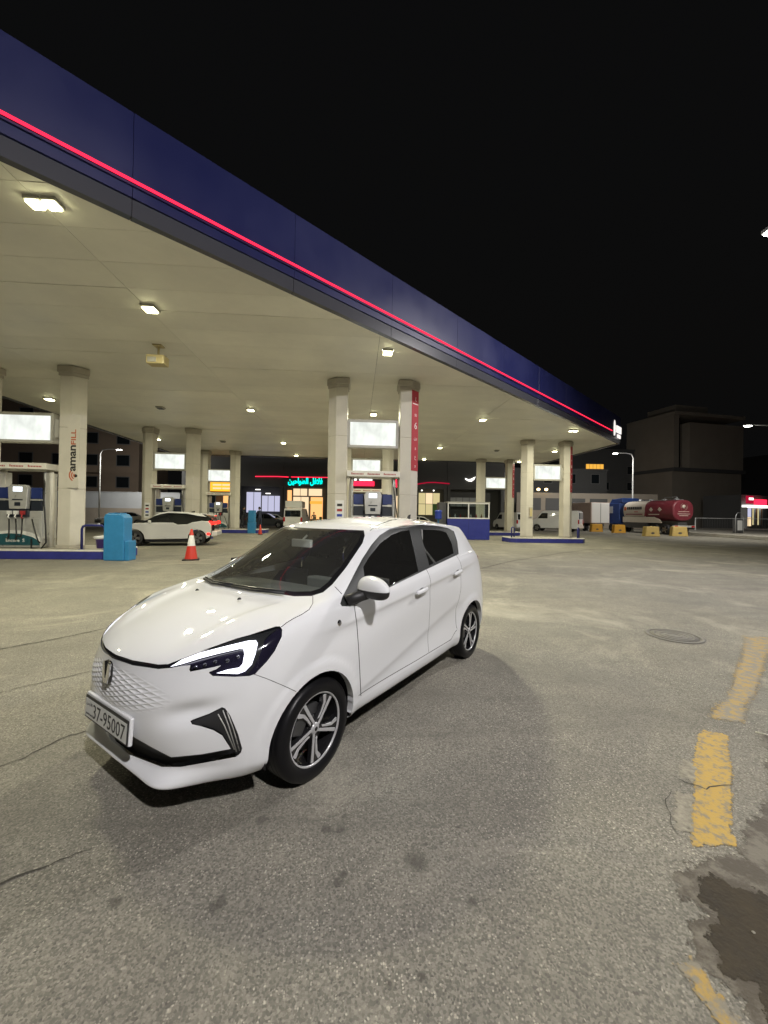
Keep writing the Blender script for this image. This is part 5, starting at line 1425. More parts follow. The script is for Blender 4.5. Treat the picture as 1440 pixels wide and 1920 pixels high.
b = MB(); b.bb(P_(579) - c, P_(602) - c, 1.1, 1.15, .1, 3.6); b.build('back_wall', 'lit_warm', e)
for k in range(4):
    b = MB(); b.bb(P_(580) - c + k * .36, P_(580) - c + k * .36 + .30, .7, 1.05, .1, .9 + .3 * (k % 2)); b.build('counter', ('shelf_brown', 'shelf_green')[k % 2], e, bevel=.03, seg=1)
b = MB(); b.bb(P_(579) - c, P_(602) - c, .6, .62, 2.75, 3.1); b.build('menu_board', 'lit_orange', e)
e, c = shop(-6.6, 2.6, 9.0, 'wall_dark', 'shop with red lit sign behind the middle pump')
panes(e, P_(655) - c, P_(700) - c, .6, 3.9, .3, 5, 2, ['lit_cream', 'win_dark', 'lit_warm', 'shelf_brown', 'lit_cream']); panes(e, P_(730) - c, P_(752) - c, .6, 3.9, .3, 2, 2, ['lit_cool', 'lit_cream'])
b = MB(); b.bb(P_(660) - c, P_(701) - c, -.15, -.04, 5.0, 5.55); sb = b.build('sign_board', 'neon_shop_red', e)
b = MB(); b.bb(P_(661) - c, P_(668) - c, -.15, -.04, 5.65, 6.4); b.bb(P_(673) - c, P_(697) - c, -.15, -.04, 5.65, 6.3); b.build('light_panel', 'lit_white', e)
text_mesh('sign_lettering', rev('\uFE8D\uFEDF'), .8, 'neon_shop_red', e, T(P_(738) - c, -.1, 5.35), .04, .04, fit=(.75, .95))
e, c = shop(2.6, 7.6, 8.5, 'wall_dark', 'shop with yellowish lit windows left of the kiosk')
panes(e, P_(780) - c + .3, P_(825) - c, 1.6, 4.3, .3, 3, 2, ['lit_yellow', 'lit_yellow', 'shelf_green', 'lit_yellow', 'lit_cream'])
b = MB(); b.tube([(P_(781) - c, -.06, 5.30), (P_(800) - c, -.06, 5.52), (P_(815) - c, -.06, 5.55), (P_(842) - c, -.06, 5.42)], .07, 6); b.build('neon_line', 'neon_dim_red', e)
for xx in (P_(790), P_(812)):
    b = MB(); b.lathe([(0, .12), (.12, 0), (0, -.12)], 10, c=(xx - c, -.3, 4.55)); b.build('wall_lamp', 'lit_white', e)
e, c = shop(7.6, 14.5, 8.5, 'wall_dark', 'dark shop with a white winged emblem behind the kiosk')
panes(e, P_(843) - c, P_(893) - c, 2.7, 3.8, .3, 4, 1, 'wall_pale')
b = MB(); b.prism([(-.65, .18), (-.25, .02), (.1, .1), (.62, .38), (.45, .02), (.15, -.22), (-.25, -.2), (-.6, .0)], .06, 'y', -.12, T(P_(881) - c, 0, 5.95)); b.build('wing_emblem', 'lit_white', e)

building(at(.42, 66), YAW, 20, 9, 9.5, 'wall_dark', 'dark low block behind the vans', 2, 5, 4.2)
e = building(at(.60, 78), YAW, 20, 10, 15, 'wall_dark', 'dark block with one amber lit window', 3, 4, 4.0, skip=((2, 1), (2, 0)))
b = MB(); b.bb(-6.6, -2.9, -.14, -.01, 10.4, 12.4); wo = b.build('window', 'win_frame', e)
for k in range(5):
    b = MB(); b.bb(-6.5 + k * .71, -6.5 + k * .71 + .64, -.17, -.145, 10.5, 12.3); b.build('pane', 'lit_orange', wo)
e = empty('boundary_wall', at(.53, 58), YAW, 'low grey wall behind the box truck', 'wall')
b = MB(); b.bb(-11, 10, 0, .3, 0, 5.2); b.build('wall_body', 'wall_stone', e)
for k in range(6):
    b = MB(); b.bb(-10 + k * 3.3, -10 + k * 3.3 + 2.6, -.05, -.005, 2.6, 4.4); b.build('recess', 'wall_dark', e)
for k, kk in enumerate((.396, .416)):
    e = empty('wall_lantern', at(kk, 57.6, 5.65), YAW, ('left', 'right')[k] + ' one of two warm wall lamps above the white van', 'wall lamp', 'warm wall lamps')
    b = MB(); b.lathe([(0, .22), (.2, .15), (.25, 0), (.16, -.16), (0, -.2)], 14); b.build('globe', 'lamp_warm', e)
    b = MB(); b.bb(-.05, .05, 0, .4, -.05, .05); b.build('bracket', 'frame_dark', e)
e = empty('building', at(.835, 72), YAW + .25, 0, 'tall dark stone building behind the red tanker', 'building'); e.rotation_euler = (0, 0, YAW + .22); e['label'] = 'tall dark stone building behind the red tanker'; e['category'] = 'building'
b = MB(); b.bb(-8.5, 7.6, 0, 10, 0, 10.2); b.build('lower_storey', 'wall_stone', e)
b = MB(); b.bb(-5.0, 7.6, -.3, 10, 10.9, 19.2); b.build('upper_storey', 'wall_stone', e)
b = MB(); b.bb(-8.5, -7.4, -.3, 10, 10.2, 20.4); b.build('side_pier', 'wall_stone', e)
b = MB(); b.bb(-8.5, 7.8, -.5, 10, 20.4, 21.0); b.build('roof_slab', 'wall_stone', e)
b = MB(); b.bb(-7.4, -5.0, 1.5, 10, 10.2, 20.4); b.build('glazed_bay', 'win_dark', e)
b = MB(); b.bb(-8.7, 7.9, -.6, 10, 10.2, 10.85); b.build('ledge', 'wall_dark', e)
b = MB(); b.bb(-5.5, 2.0, 2.0, 8, 21.0, 23.0); b.build('roof_house', 'wall_stone', e)
e = building(at(1.06, 88), YAW + .2, 14, 8, 16, 'wall_dark', 'dark block at the far right behind the lit shop', 3, 4, 6)
e = empty('shop', at(.955, 62), YAW + .35, 0); e.rotation_euler = (0, 0, YAW + .35)
tag(e, 'small shop with red sign and white lit front at the right edge', 'shop')
b = MB(); b.bb(-2.6, 4.5, .6, 6, 0, 5.6); b.build('wall', 'wall_dark', e)
b = MB(); b.bb(-2.6, -.9, -.15, 0, 4.2, 5.4); b.build('sign_board', 'neon_dim_red', e)
b = MB(); b.bb(-2.1, -1.0, -.2, -.151, 4.75, 5.1); b.build('sign_lettering', 'lit_white', e)
b = MB(); b.bb(-.5, 2.6, -.15, 0, 4.0, 4.9); b.build('sign_board', 'neon_shop_red', e)
b = MB(); b.bb(-2.6, 2.8, -.3, .5, 3.55, 3.95); b.build('awning', 'lit_white', e)
panes(e, -2.5, -.4, .6, 3.5, .4, 2, 2, ['lit_cool', 'lit_cream', 'wall_pale', 'lit_cool']); panes(e, -.2, 2.5, .8, 3.5, .4, 6, 1, ['lit_yellow', 'wall_pale', 'shelf_brown'])
b = MB(); b.bb(-2.7, -2.5, -.2, .6, 0, 3.6); b.build('pier', 'plastic_white', e)

# ================================================================ RIGHT SIDE: pavement, fence, barriers
pv = [at(.78, 39.0)[:2], at(1.02, 29.5)[:2], at(1.35, 24)[:2], at(2.2, 30)[:2], at(1.5, 60)[:2], at(.82, 60)[:2], at(.76, 46)[:2]]
b = MB(); b.prism(pv, .28, base=.002); tag(b.build('pavement', 'concrete', bevel=.03, seg=1), 'raised grey pavement on the right with a concrete kerb', kind='structure')
def fence(k0, D0, k1, D1, label):
    a = Vector(at(k0, D0)); c = Vector(at(k1, D1)); L = (c - a).length; ang = math.atan2((c - a).y, (c - a).x)
    e = empty('railing', (a.x, a.y, .28), ang, label, 'railing')
    n = int(L / 3)
    for i in range(n + 1):
        b = MB(); b.box((i * L / n, 0, .75), (.10, .10, 1.5)); b.build('post', 'pole_grey', e)
    b = MB(); b.tube([(0, 0, 1.45), (L, 0, 1.45)], .035, 6); b.build('top_rail', 'pole_grey', e)
    b = MB(); b.tube([(0, 0, .12), (L, 0, .12)], .03, 6); b.build('bottom_rail', 'frame_dark', e)
    m = int(L / .22)
    for i in range(1, m):
        b = MB(); b.tube([(i * L / m, 0, .14), (i * L / m, 0, 1.43)], .010, 5, cap=False); b.build('bar', 'win_frame', e)
fence(.80, 47, 1.06, 42, 'grey metal railing on the right pavement beside the tanker')
e = empty('sign_stand', at(.9125, 37.5, .28), YAW + .3, 'arched dark sign stand with a pale poster on the right pavement', 'sign stand')
b = MB(); b.tube([(-.5, 0, 0), (-.5, 0, 1.5), (-.42, 0, 1.8), (-.2, 0, 1.98), (.2, 0, 1.98), (.42, 0, 1.8), (.5, 0, 1.5), (.5, 0, 0)], .04, 8); b.build('hoop', 'galv', e)
b = MB(); b.bb(-.44, .44, -.08, .3, .05, 1.35); b.build('board', 'frame_dark', e, bevel=.02)
b = MB(); b.bb(-.36, .30, -.10, -.082, .30, 1.25); b.build('poster', 'plastic_white', e)

def barrier(k, D, label, rz, mt='yellow_plastic'):
    e = empty('road_barrier', at(k, D), YAW + rz, label, 'barrier', 'yellow plastic road barriers')
    b = MB(); b.prism([(-.72, 0), (.72, 0), (.66, .22), (.60, .84), (.52, .88), (-.52, .88), (-.60, .84), (-.66, .22)], .46, 'y', -.23); b.build('body', mt, e, bevel=.04, seg=2)
    b = MB(); b.prism([(.17 * math.cos(t), .30 + .085 * math.sin(t)) for t in np.linspace(0, 2 * math.pi, 17)[:-1]], .012, 'y', -.238); b.build('lift_slot', 'frame_dark', e)
    b = MB(); b.lathe([(0, .915), (.07, .91), (.07, .88)], 12); b.build('filler_cap', mt, e)
mat('yellow_old', (0.50, 0.36, 0.12), 0.6, var=.12, vscale=4)
barrier(.545, 44, 'bright orange plastic barrier nearest the box truck', .1); barrier(.603, 41.5, 'orange yellow barrier before the blue cab', .15)
barrier(.686, 34.5, 'pale yellow barrier before the tank', .1, 'yellow_old'); barrier(.757, 35.5, 'pale yellow barrier below the tank rear end', -.1, 'yellow_old')

# ================================================================ KIOSK AND COOLER
e = empty('kiosk', (7.38, 25.3, 0), math.radians(-2), 'blue kiosk counter with white framed glass top', 'kiosk')
mat('kiosk_blue', (0.025, 0.035, 0.24), 0.4, var=.1)
glass('kiosk_glass', (.75, .8, .78), 1.0)
b = MB(); b.bb(-1.42, 1.42, 0, 1.1, 0, 1.38); b.build('counter', 'kiosk_blue', e, bevel=.02)
b = MB(); b.bb(-.01, .01, -.006, 0, .02, 1.36); b.build('panel_joint', 'rail_blue', e)
f = MB()
for x in (-1.36, 0, 1.36): f.bb(x - .035, x + .035, -.01, .05, 1.385, 2.42)
for z in (1.42, 2.40): f.bb(-1.36, 1.36, -.008, .048, z - .035, z + .035)
for x in (-1.36, 1.36): f.bb(x - .03, x + .03, 1.02, 1.08, 1.385, 2.42)
f.build('window_frame', 'plastic_white', e)
for x in (-1, 1):
    b = MB(); b.bb(min(0, x * 1.32) + .036 * (x > 0), max(0, x * 1.32) - .036 * (x < 0), .015, .02, 1.46, 2.36); b.build('pane', 'kiosk_glass', e)
b = MB(); b.bb(-1.42, 1.42, -.03, 1.1, 2.44, 2.50); b.build('roof', 'frame_grey', e)
b = MB(); b.bb(-1.95, -1.44, .2, 1.0, 0, 2.45); b.build('side_locker', 'frame_dark', e, bevel=.02)
for k in range(7):
    b = MB(); b.lathe([(0, 0), (.05, 0), (.05, .2), (.02, .26), (.02, .32), (0, .32)], 10, c=(-1.1 + k * .36, .7, 1.39)); b.build('bottle', ('shelf_brown', 'plastic_white', 'print_red')[k % 3], e)
e = empty('water_cooler', (5.2, 24.6, 0), 0, 'blue round water cooler on a stand left of the kiosk', 'cooler')
b = MB(); b.lathe([(0, 1.35), (.2, 1.35), (.22, 1.4), (.22, 1.78), (.24, 1.80), (.24, 1.88), (.1, 1.92), (0, 1.92)], 20); b.build('tank', 'plastic_blue', e)
b = MB(); b.lathe([(.20, 0), (.20, .04), (.04, .06), (.04, 1.3), (.2, 1.35)], 14); b.build('stand', 'bin_blue', e)

# ================================================================ VEHICLES
mat('tyre_far', (0.015, 0.015, 0.016), .6)
mat('paint_white', (0.74, 0.74, 0.73), .3, coat=.8)
mat('paint_silver', (0.34, 0.33, 0.30), .3, metal=.5, coat=.8)
mat('paint_grey', (0.06, 0.065, 0.07), .28, metal=.3, coat=.9)
mat('paint_black', (0.012, 0.012, 0.013), .2, coat=.8)
mat('glass_dark', (0.010, 0.012, 0.013), .06, coat=.5)
mat('alloy_far', (0.22, 0.22, 0.22), .3, metal=.7)
glow('tail_on', (1.0, .02, .015), 4.0); glow('head_on', (1, .95, .85), 5.0); glow('amber_on', (1, .45, .05), 3.0)
def wheel_far(e, x, y, r, wd, sg, alloy='alloy_far', n=5):
    w_ = empty('wheel', (x, y, r)); w_.parent = e
    b = MB(); b.lathe([(r * .66, -wd / 2), (r * .95, -wd / 2), (r, -wd / 2 + .03), (r, wd / 2 - .03), (r * .95, wd / 2), (r * .66, wd / 2)], 28, 'y'); b.build('tyre', 'tyre_far', w_)
    b = MB(); b.lathe([(0, sg * wd * .30), (r * .66, sg * wd * .30), (r * .68, sg * wd * .48)], 28, 'y'); b.build('rim', 'paint_black', w_)
    for k in range(n):
        a = 2 * math.pi * k / n + .3
        L = [(-.045, .03), (.045, .03), (.07, r * .64), (-.07, r * .64)]
        pts = [(p * math.cos(a) - q * math.sin(a), p * math.sin(a) + q * math.cos(a)) for p, q in L]
        b = MB(); b.prism(pts, .02, 'y', sg * wd * .40 - .01); b.build('spoke', alloy, w_)
def slab_body(e, name, prof, w_, mt, zbelt=99, inset=0.0, bev=.05, ztop=1.5):
    """side outline carried across the width; above the belt it leans inward"""
    n = len(prof)
    def yy(z): return w_ / 2 - (inset * max(0, z - zbelt) / max(.01, ztop - zbelt))
    vs = [(x, -yy(z), z) for x, z in prof] + [(x, yy(z), z) for x, z in prof]
    fs = [tuple(range(n)), tuple(range(n, 2 * n))[::-1]] + [(i, n + i, n + (i + 1) % n, (i + 1) % n) for i in range(n)]
    b = MB(); b.add(vs, fs); return b.build(name, mt, e, bevel=bev, seg=2)
def side_panel(e, name, prof, yfun, mt, th=.012):
    for s in (-1, 1):
        n = len(prof)
        vs = [(x, s * (yfun(z) - .004), z) for x, z in prof] + [(x, s * (yfun(z) + th), z) for x, z in prof]
        fs = [tuple(range(n)), tuple(range(n, 2 * n))[::-1]] + [(i, n + i, n + (i + 1) % n, (i + 1) % n) for i in range(n)]
        b = MB(); b.add(vs, fs); b.build(name, mt, e)
def arch(x, r, a0=0, a1=math.pi, n=9): return [(x + r * math.cos(t), .33 + r * math.sin(t)) for t in np.linspace(a0, a1, n)]

def small_car(loc, rz, label, paint, scale=1.0, kind='sedan', tail=False, head=False):
    """x forward; front axle at 0, rear axle at -2.6"""
    e = empty('car', loc, rz, label, 'car'); e.scale = (scale,) * 3
    lower = [(.80, .25)] + [(.80, .50), (.74, .68), (.55, .80), (-.35, .95)]
    if kind == 'sedan':
        upper = [(-.30, .94), (-1.05, 1.40), (-1.35, 1.45), (-2.1, 1.43), (-2.45, 1.35), (-3.0, 1.02)]
        lower += [(-3.0, 1.02), (-3.5, .98), (-3.62, .85), (-3.62, .45), (-3.5, .25)]
    elif kind == 'hatch':
        upper = [(-.30, .94), (-1.0, 1.44), (-1.3, 1.50), (-2.5, 1.47), (-3.0, 1.38), (-3.25, 1.0)]
        lower += [(-3.25, 1.0), (-3.4, .85), (-3.42, .45), (-3.3, .25)]
    low = lower + arch(-2.6, .36) [::-1] + arch(0, .36)[::-1] if False else lower + [(-2.96, .25)] + arch(-2.6, .36, math.pi, 0) + [(-2.24, .25), (-.36, .25)] + arch(0, .36, math.pi, 0) + [(.36, .25)]
    slab_body(e, 'body', low, 1.74, paint, bev=.035)
    cab = upper + [(upper[-1][0], .90), (-.3, .90)]
    slab_body(e, 'cabin', cab, 1.66, paint, .92, .22, .03, 1.5)
    yf = lambda z: 1.66 / 2 - .22 * max(0, z - .92) / (1.5 - .92)
    if kind == 'sedan':
        side_panel(e, 'side_window', [(-.50, .97), (-1.10, 1.33), (-1.52, 1.38), (-1.52, .98)], yf, 'glass_dark'); side_panel(e, 'side_window', [(-1.60, .98), (-1.60, 1.38), (-2.1, 1.36), (-2.4, 1.29), (-2.7, 1.03)], yf, 'glass_dark')
    else:
        side_panel(e, 'side_window', [(-.50, .97), (-1.05, 1.36), (-1.52, 1.42), (-1.52, .98)], yf, 'glass_dark'); side_panel(e, 'side_window', [(-1.60, .98), (-1.60, 1.42), (-2.4, 1.40), (-2.75, 1.32), (-2.8, 1.03)], yf, 'glass_dark')
    def quad(nm, a, c, wa, wc, mt, off):
        d = Vector((c[0] - a[0], 0, c[1] - a[1])); nr = Vector((-d.z, 0, d.x)).normalized() * off
        if nr.z < 0: nr = -nr
        vs = [Vector((a[0], -wa, a[1])) + nr, Vector((a[0], wa, a[1])) + nr, Vector((c[0], wc, c[1])) + nr, Vector((c[0], -wc, c[1])) + nr]
        b = MB(); b.add(vs + [v - nr * 1.6 for v in vs], [(0, 1, 2, 3), (7, 6, 5, 4), (0, 4, 5, 1), (1, 5, 6, 2), (2, 6, 7, 3), (3, 7, 4, 0)]); b.build(nm, mt, e)
    quad('windscreen', (-.36, .98), (-1.0, 1.375 if kind == 'sedan' else 1.42), .74, .60, 'glass_dark', .012)
    if kind == 'sedan': quad('rear_window', (-2.50, 1.32), (-2.92, 1.07), .60, .70, 'glass_dark', .012)
    else: quad('rear_window', (-3.03, 1.33), (-3.20, 1.08), .60, .68, 'glass_dark', .012)
    xr = -3.62 if kind == 'sedan' else -3.42
    for s in (-1, 1):
        b = MB(); b.box((.74, s * .62, .66), (.14, .36, .15)); b.build('headlight', 'head_on' if head else 'plastic_white', e, bevel=.03)
        b = MB(); b.box((xr + .04, s * .64, .84), (.12, .38, .16)); b.build('tail_light', 'tail_on' if tail else 'tail_red', e, bevel=.03)
        b = MB(); b.box((-.62, s * .93, 1.0), (.10, .18, .12)); b.build('door_mirror', paint, e, bevel=.03)
        for x in (0, -2.6): wheel_far(e, x, s * .76, .32, .2, s)
        for x in (-1.45, -2.35):
            b = MB(); b.box((x, s * .875, .86), (.2, .02, .035)); b.build('handle', paint, e)
    b = MB(); b.box((.80, 0, .40), (.03, 1.1, .16)); b.build('grille', 'frame_dark', e)
    b = MB(); b.box((xr - .01, 0, .62), (.02, .5, .11)); b.build('number_plate', 'plastic_white', e)
    return e

def i3_like():
    """white tall hatch with black bonnet, glass band and tail"""
    e = empty('car', (-10.05, 18.95, 0), math.pi + math.radians(11), 'white car with black bonnet and red tail lights on, at the second island', 'car')
    rw = .35
    low = [(.47, .30), (.50, .55), (.46, .72), (.32, .90), (.05, 1.02), (-.9, 1.06), (-1.55, 1.06), (-1.75, .97), (-2.15, .99), (-2.35, 1.08), (-2.75, 1.15), (-3.05, 1.14), (-3.16, 1.00), (-3.18, .72), (-3.10, .42), (-2.97, .33)] + [(-2.57 + .40 * math.cos(t), .35 + .40 * math.sin(t)) for t in np.linspace(math.pi * .98, 0.02, 9)] + [(-2.17, .33), (-.42, .30)] + [(.40 * math.cos(t), .35 + .40 * math.sin(t)) for t in np.linspace(math.pi * .98, .02, 9)] + [(.40, .30)]
    slab_body(e, 'body', low, 1.74, 'paint_white', bev=.05)
    b = MB(); b.bb(-2.2, -.42, -.84, .84, .17, .31); b.build('sill', 'paint_black', e, bevel=.03)
    gh = [(-.10, 1.00), (-.35, 1.12), (-.95, 1.46), (-1.3, 1.545), (-2.1, 1.53), (-2.75, 1.44), (-3.05, 1.36), (-3.14, 1.10), (-3.0, .95), (-.3, .95)]
    slab_body(e, 'glasshouse', gh, 1.66, 'glass_dark', 1.0, .26, .04, 1.55)
    rf = [(-.62, 1.30), (-.95, 1.485), (-1.3, 1.57), (-2.1, 1.555), (-2.72, 1.465), (-2.95, 1.34), (-2.55, 1.38), (-2.1, 1.475), (-1.3, 1.50), (-.98, 1.43)]
    slab_body(e, 'roof', rf, 1.54, 'paint_white', 1.3, .08, .02, 1.55)
    b = MB(); b.prism([(.06, 1.03), (.30, .93), (.33, .95), (-.25, 1.16), (-.33, 1.14)], 1.36, 'y', -.68); b.build('bonnet', 'paint_black', e, bevel=.02)
    b = MB(); b.prism([(-3.05, .40), (-3.20, .72), (-3.19, 1.05), (-3.10, 1.32), (-3.22, 1.20), (-3.30, .95), (-3.30, .60), (-3.18, .40)], 1.5, 'y', -.75); b.build('tailgate', 'paint_black', e, bevel=.03)
    b = MB(); b.prism([(-3.0, 1.47), (-2.65, 1.51), (-2.65, 1.48), (-3.28, 1.40), (-3.30, 1.43)], 1.2, 'y', -.6); b.build('spoiler', 'paint_white', e, bevel=.01)
    b = MB(); b.bb(-3.25, -3.21, -.22, .22, 1.38, 1.425); b.build('brake_light', 'tail_on', e)
    b = MB(); b.prism([(-3.15, .42), (-3.42, .46), (-3.42, .68), (-3.18, .70)], 1.55, 'y', -.775); b.build('rear_bumper', 'paint_white', e, bevel=.04)
    for s in (-1, 1):
        b = MB(); b.prism([(-3.02, .98), (-3.20, .98), (-3.34, 1.0), (-3.34, 1.12), (-3.06, 1.15)], .44, 'y', .42 if s > 0 else -.86); b.build('tail_light', 'tail_on', e, bevel=.015)
        b = MB(); b.box((-3.06, s * .86, .55), (.14, .06, .10)); b.build('rear_marker', 'tail_on', e, bevel=.02)
        b = MB(); b.prism([(.30, .78), (.47, .76), (.44, .86), (.22, .92)], .34, 'y', .53 if s > 0 else -.87); b.build('headlight', 'paint_black', e, bevel=.01)
        b = MB(); b.box((.44, s * .80, .80), (.05, .10, .05)); b.build('headlight_beam', 'head_on', e)
        b = MB(); b.box((.26, s * .85, .88), (.14, .06, .04)); b.build('indicator', 'amber_on', e)
        b = MB(); b.box((-.62, s * .93, 1.10), (.10, .20, .13)); b.build('door_mirror', 'paint_white', e, bevel=.04)
        b = MB(); b.box((-1.55, s * .875, .90), (.18, .02, .04)); b.build('handle', 'paint_white', e)
        for x in (0, -2.57): wheel_far(e, x, s * .78, .35, .17, s, 'alloy_far')
    b = MB(); b.prism([(-2.3, 1.545), (-2.08, 1.545), (-2.22, 1.60), (-2.30, 1.62)], .05, 'y', -.025); b.build('antenna', 'paint_black', e)
i3_like()
small_car(at(-.712, 40.5), YAW + math.pi + .95, 'silver saloon parked by the pale wall', 'paint_silver', 1.0, 'sedan')
small_car(at(-.268, 42.3), YAW + .12, 'dark grey car with lit headlight near the people', 'paint_grey', 1.0, 'hatch', head=True)
small_car(at(-.325, 46.0), YAW + math.pi + .15, 'white car with a glowing tail light behind the grey one', 'paint_white', 1.0, 'sedan', tail=True)
small_car(at(-.385, 43.5), YAW + .5, 'pale car mostly hidden behind the far column', 'paint_white', 1.0, 'sedan')
small_car(at(.125, 41.0), YAW + .1, 'white car seen just above the hatchback roof', 'paint_white', 1.0, 'sedan')

def van(loc, rz, label, boxy=True, scale=1.0):
    e = empty('van', loc, rz, label, 'van', 'white vans'); e.scale = (scale,) * 3
    body = [(.75, .3), (.80, .75), (.60, 1.05), (.05, 1.25), (-.45, 1.95), (-.75, 2.05), (-3.7, 2.05), (-3.85, 1.9), (-3.85, .35), (-3.6, .3)] + [(-2.9 + .38 * math.cos(t), .33 + .38 * math.sin(t)) for t in np.linspace(math.pi, 0, 8)] + [(-.4, .3)] + [(.38 * math.cos(t), .33 + .38 * math.sin(t)) for t in np.linspace(math.pi, 0, 8)] + [(.5, .3)]
    slab_body(e, 'body', body, 1.8, 'paint_white', 1.2, .1, .05, 2.05)
    yf = lambda z: .9 - .1 * max(0, z - 1.2) / .85
    side_panel(e, 'side_window', [(-.10, 1.28), (-.5, 1.80), (-1.05, 1.80), (-1.05, 1.28)], yf, 'glass_dark')
    b = MB(); b.add([(-.02, -.72, 1.30), (-.02, .72, 1.30), (-.44, .66, 1.90), (-.44, -.66, 1.90), (.02, -.72, 1.33), (.02, .72, 1.33), (-.40, .66, 1.93), (-.40, -.66, 1.93)], [(4, 5, 6, 7), (3, 2, 1, 0), (0, 1, 5, 4), (2, 3, 7, 6), (1, 2, 6, 5), (3, 0, 4, 7)]); b.build('windscreen', 'glass_dark', e)
    b = MB(); b.bb(-3.875, -3.852, -.72, .72, 1.25, 1.85); b.build('rear_window', 'glass_dark', e)
    for s in (-1, 1):
        for x in (0, -2.9): wheel_far(e, x, s * .78, .33, .2, s)
        b = MB(); b.bb(-3.90, -3.82, s * .80 - .08, s * .80 + .08, .8, 1.2); b.build('tail_light', 'tail_red', e)
        b = MB(); b.box((.70, s * .65, .92), (.14, .3, .2)); b.build('headlight', 'plastic_white', e, bevel=.03)
    b = MB(); b.bb(-3.93, -3.84, -.85, .85, .38, .58); b.build('rear_bumper', 'paint_white', e)
    b = MB(); b.bb(-3.88, -3.851, -.26, .26, .72, .84); b.build('number_plate', 'plastic_white', e)
    if boxy:
        b = MB(); b.bb(-3.6, -1.6, -.8, .8, 2.08, 2.75); b.build('roof_box', 'paint_white', e, bevel=.08)
    return e
van(at(-.2165, 40.5), YAW + math.pi / 2 + .05, 'white van with a roof box parked facing the orange shop')
van(at(.400, 44.5), YAW + math.pi - .7, 'white panel van between the right end columns', False, 1.12)
van(at(.306, 47), YAW + math.pi / 2 + .3, 'white van partly hidden behind the rear columns', False)

# box truck
_hd = math.atan2(.988, -.156) + YAW; _rc = Vector(at(.5315, 45.0)) + 6.2 * Vector((math.cos(_hd), math.sin(_hd), 0)) + 1.2 * Vector((math.sin(_hd), -math.cos(_hd), 0))
e = empty('box_truck', _rc, _hd, 'white and pink box truck standing behind the blue cab', 'truck')
mat('box_pink', (0.50, 0.38, 0.34), .5, var=.08)
b = MB(); b.bb(-6.2, -1.6, -1.2, 1.2, .95, 3.35); b.build('cargo_box', 'box_pink', e, bevel=.03)
b = MB(); b.bb(-6.26, -6.21, -1.12, 1.12, 1.0, 3.3); b.build('rear_door', 'paint_white', e, bevel=.01)
b = MB(); b.bb(-6.28, -6.262, -.02, .02, 1.0, 3.3); b.build('door_joint', 'frame_dark', e)
b = MB(); b.prism([(-1.5, .6), (.4, .6), (.5, 1.3), (.1, 2.2), (-.1, 2.45), (-1.5, 2.45)], 2.2, 'y', -1.1); b.build('cab', 'paint_white', e, bevel=.06)
b = MB(); b.bb(-6.2, .2, -.5, .5, .6, .93); b.build('chassis', 'frame_dark', e)
for s in (-1, 1):
    for x in (-.3, -4.9): wheel_far(e, x, s * .95, .45, .3, s)
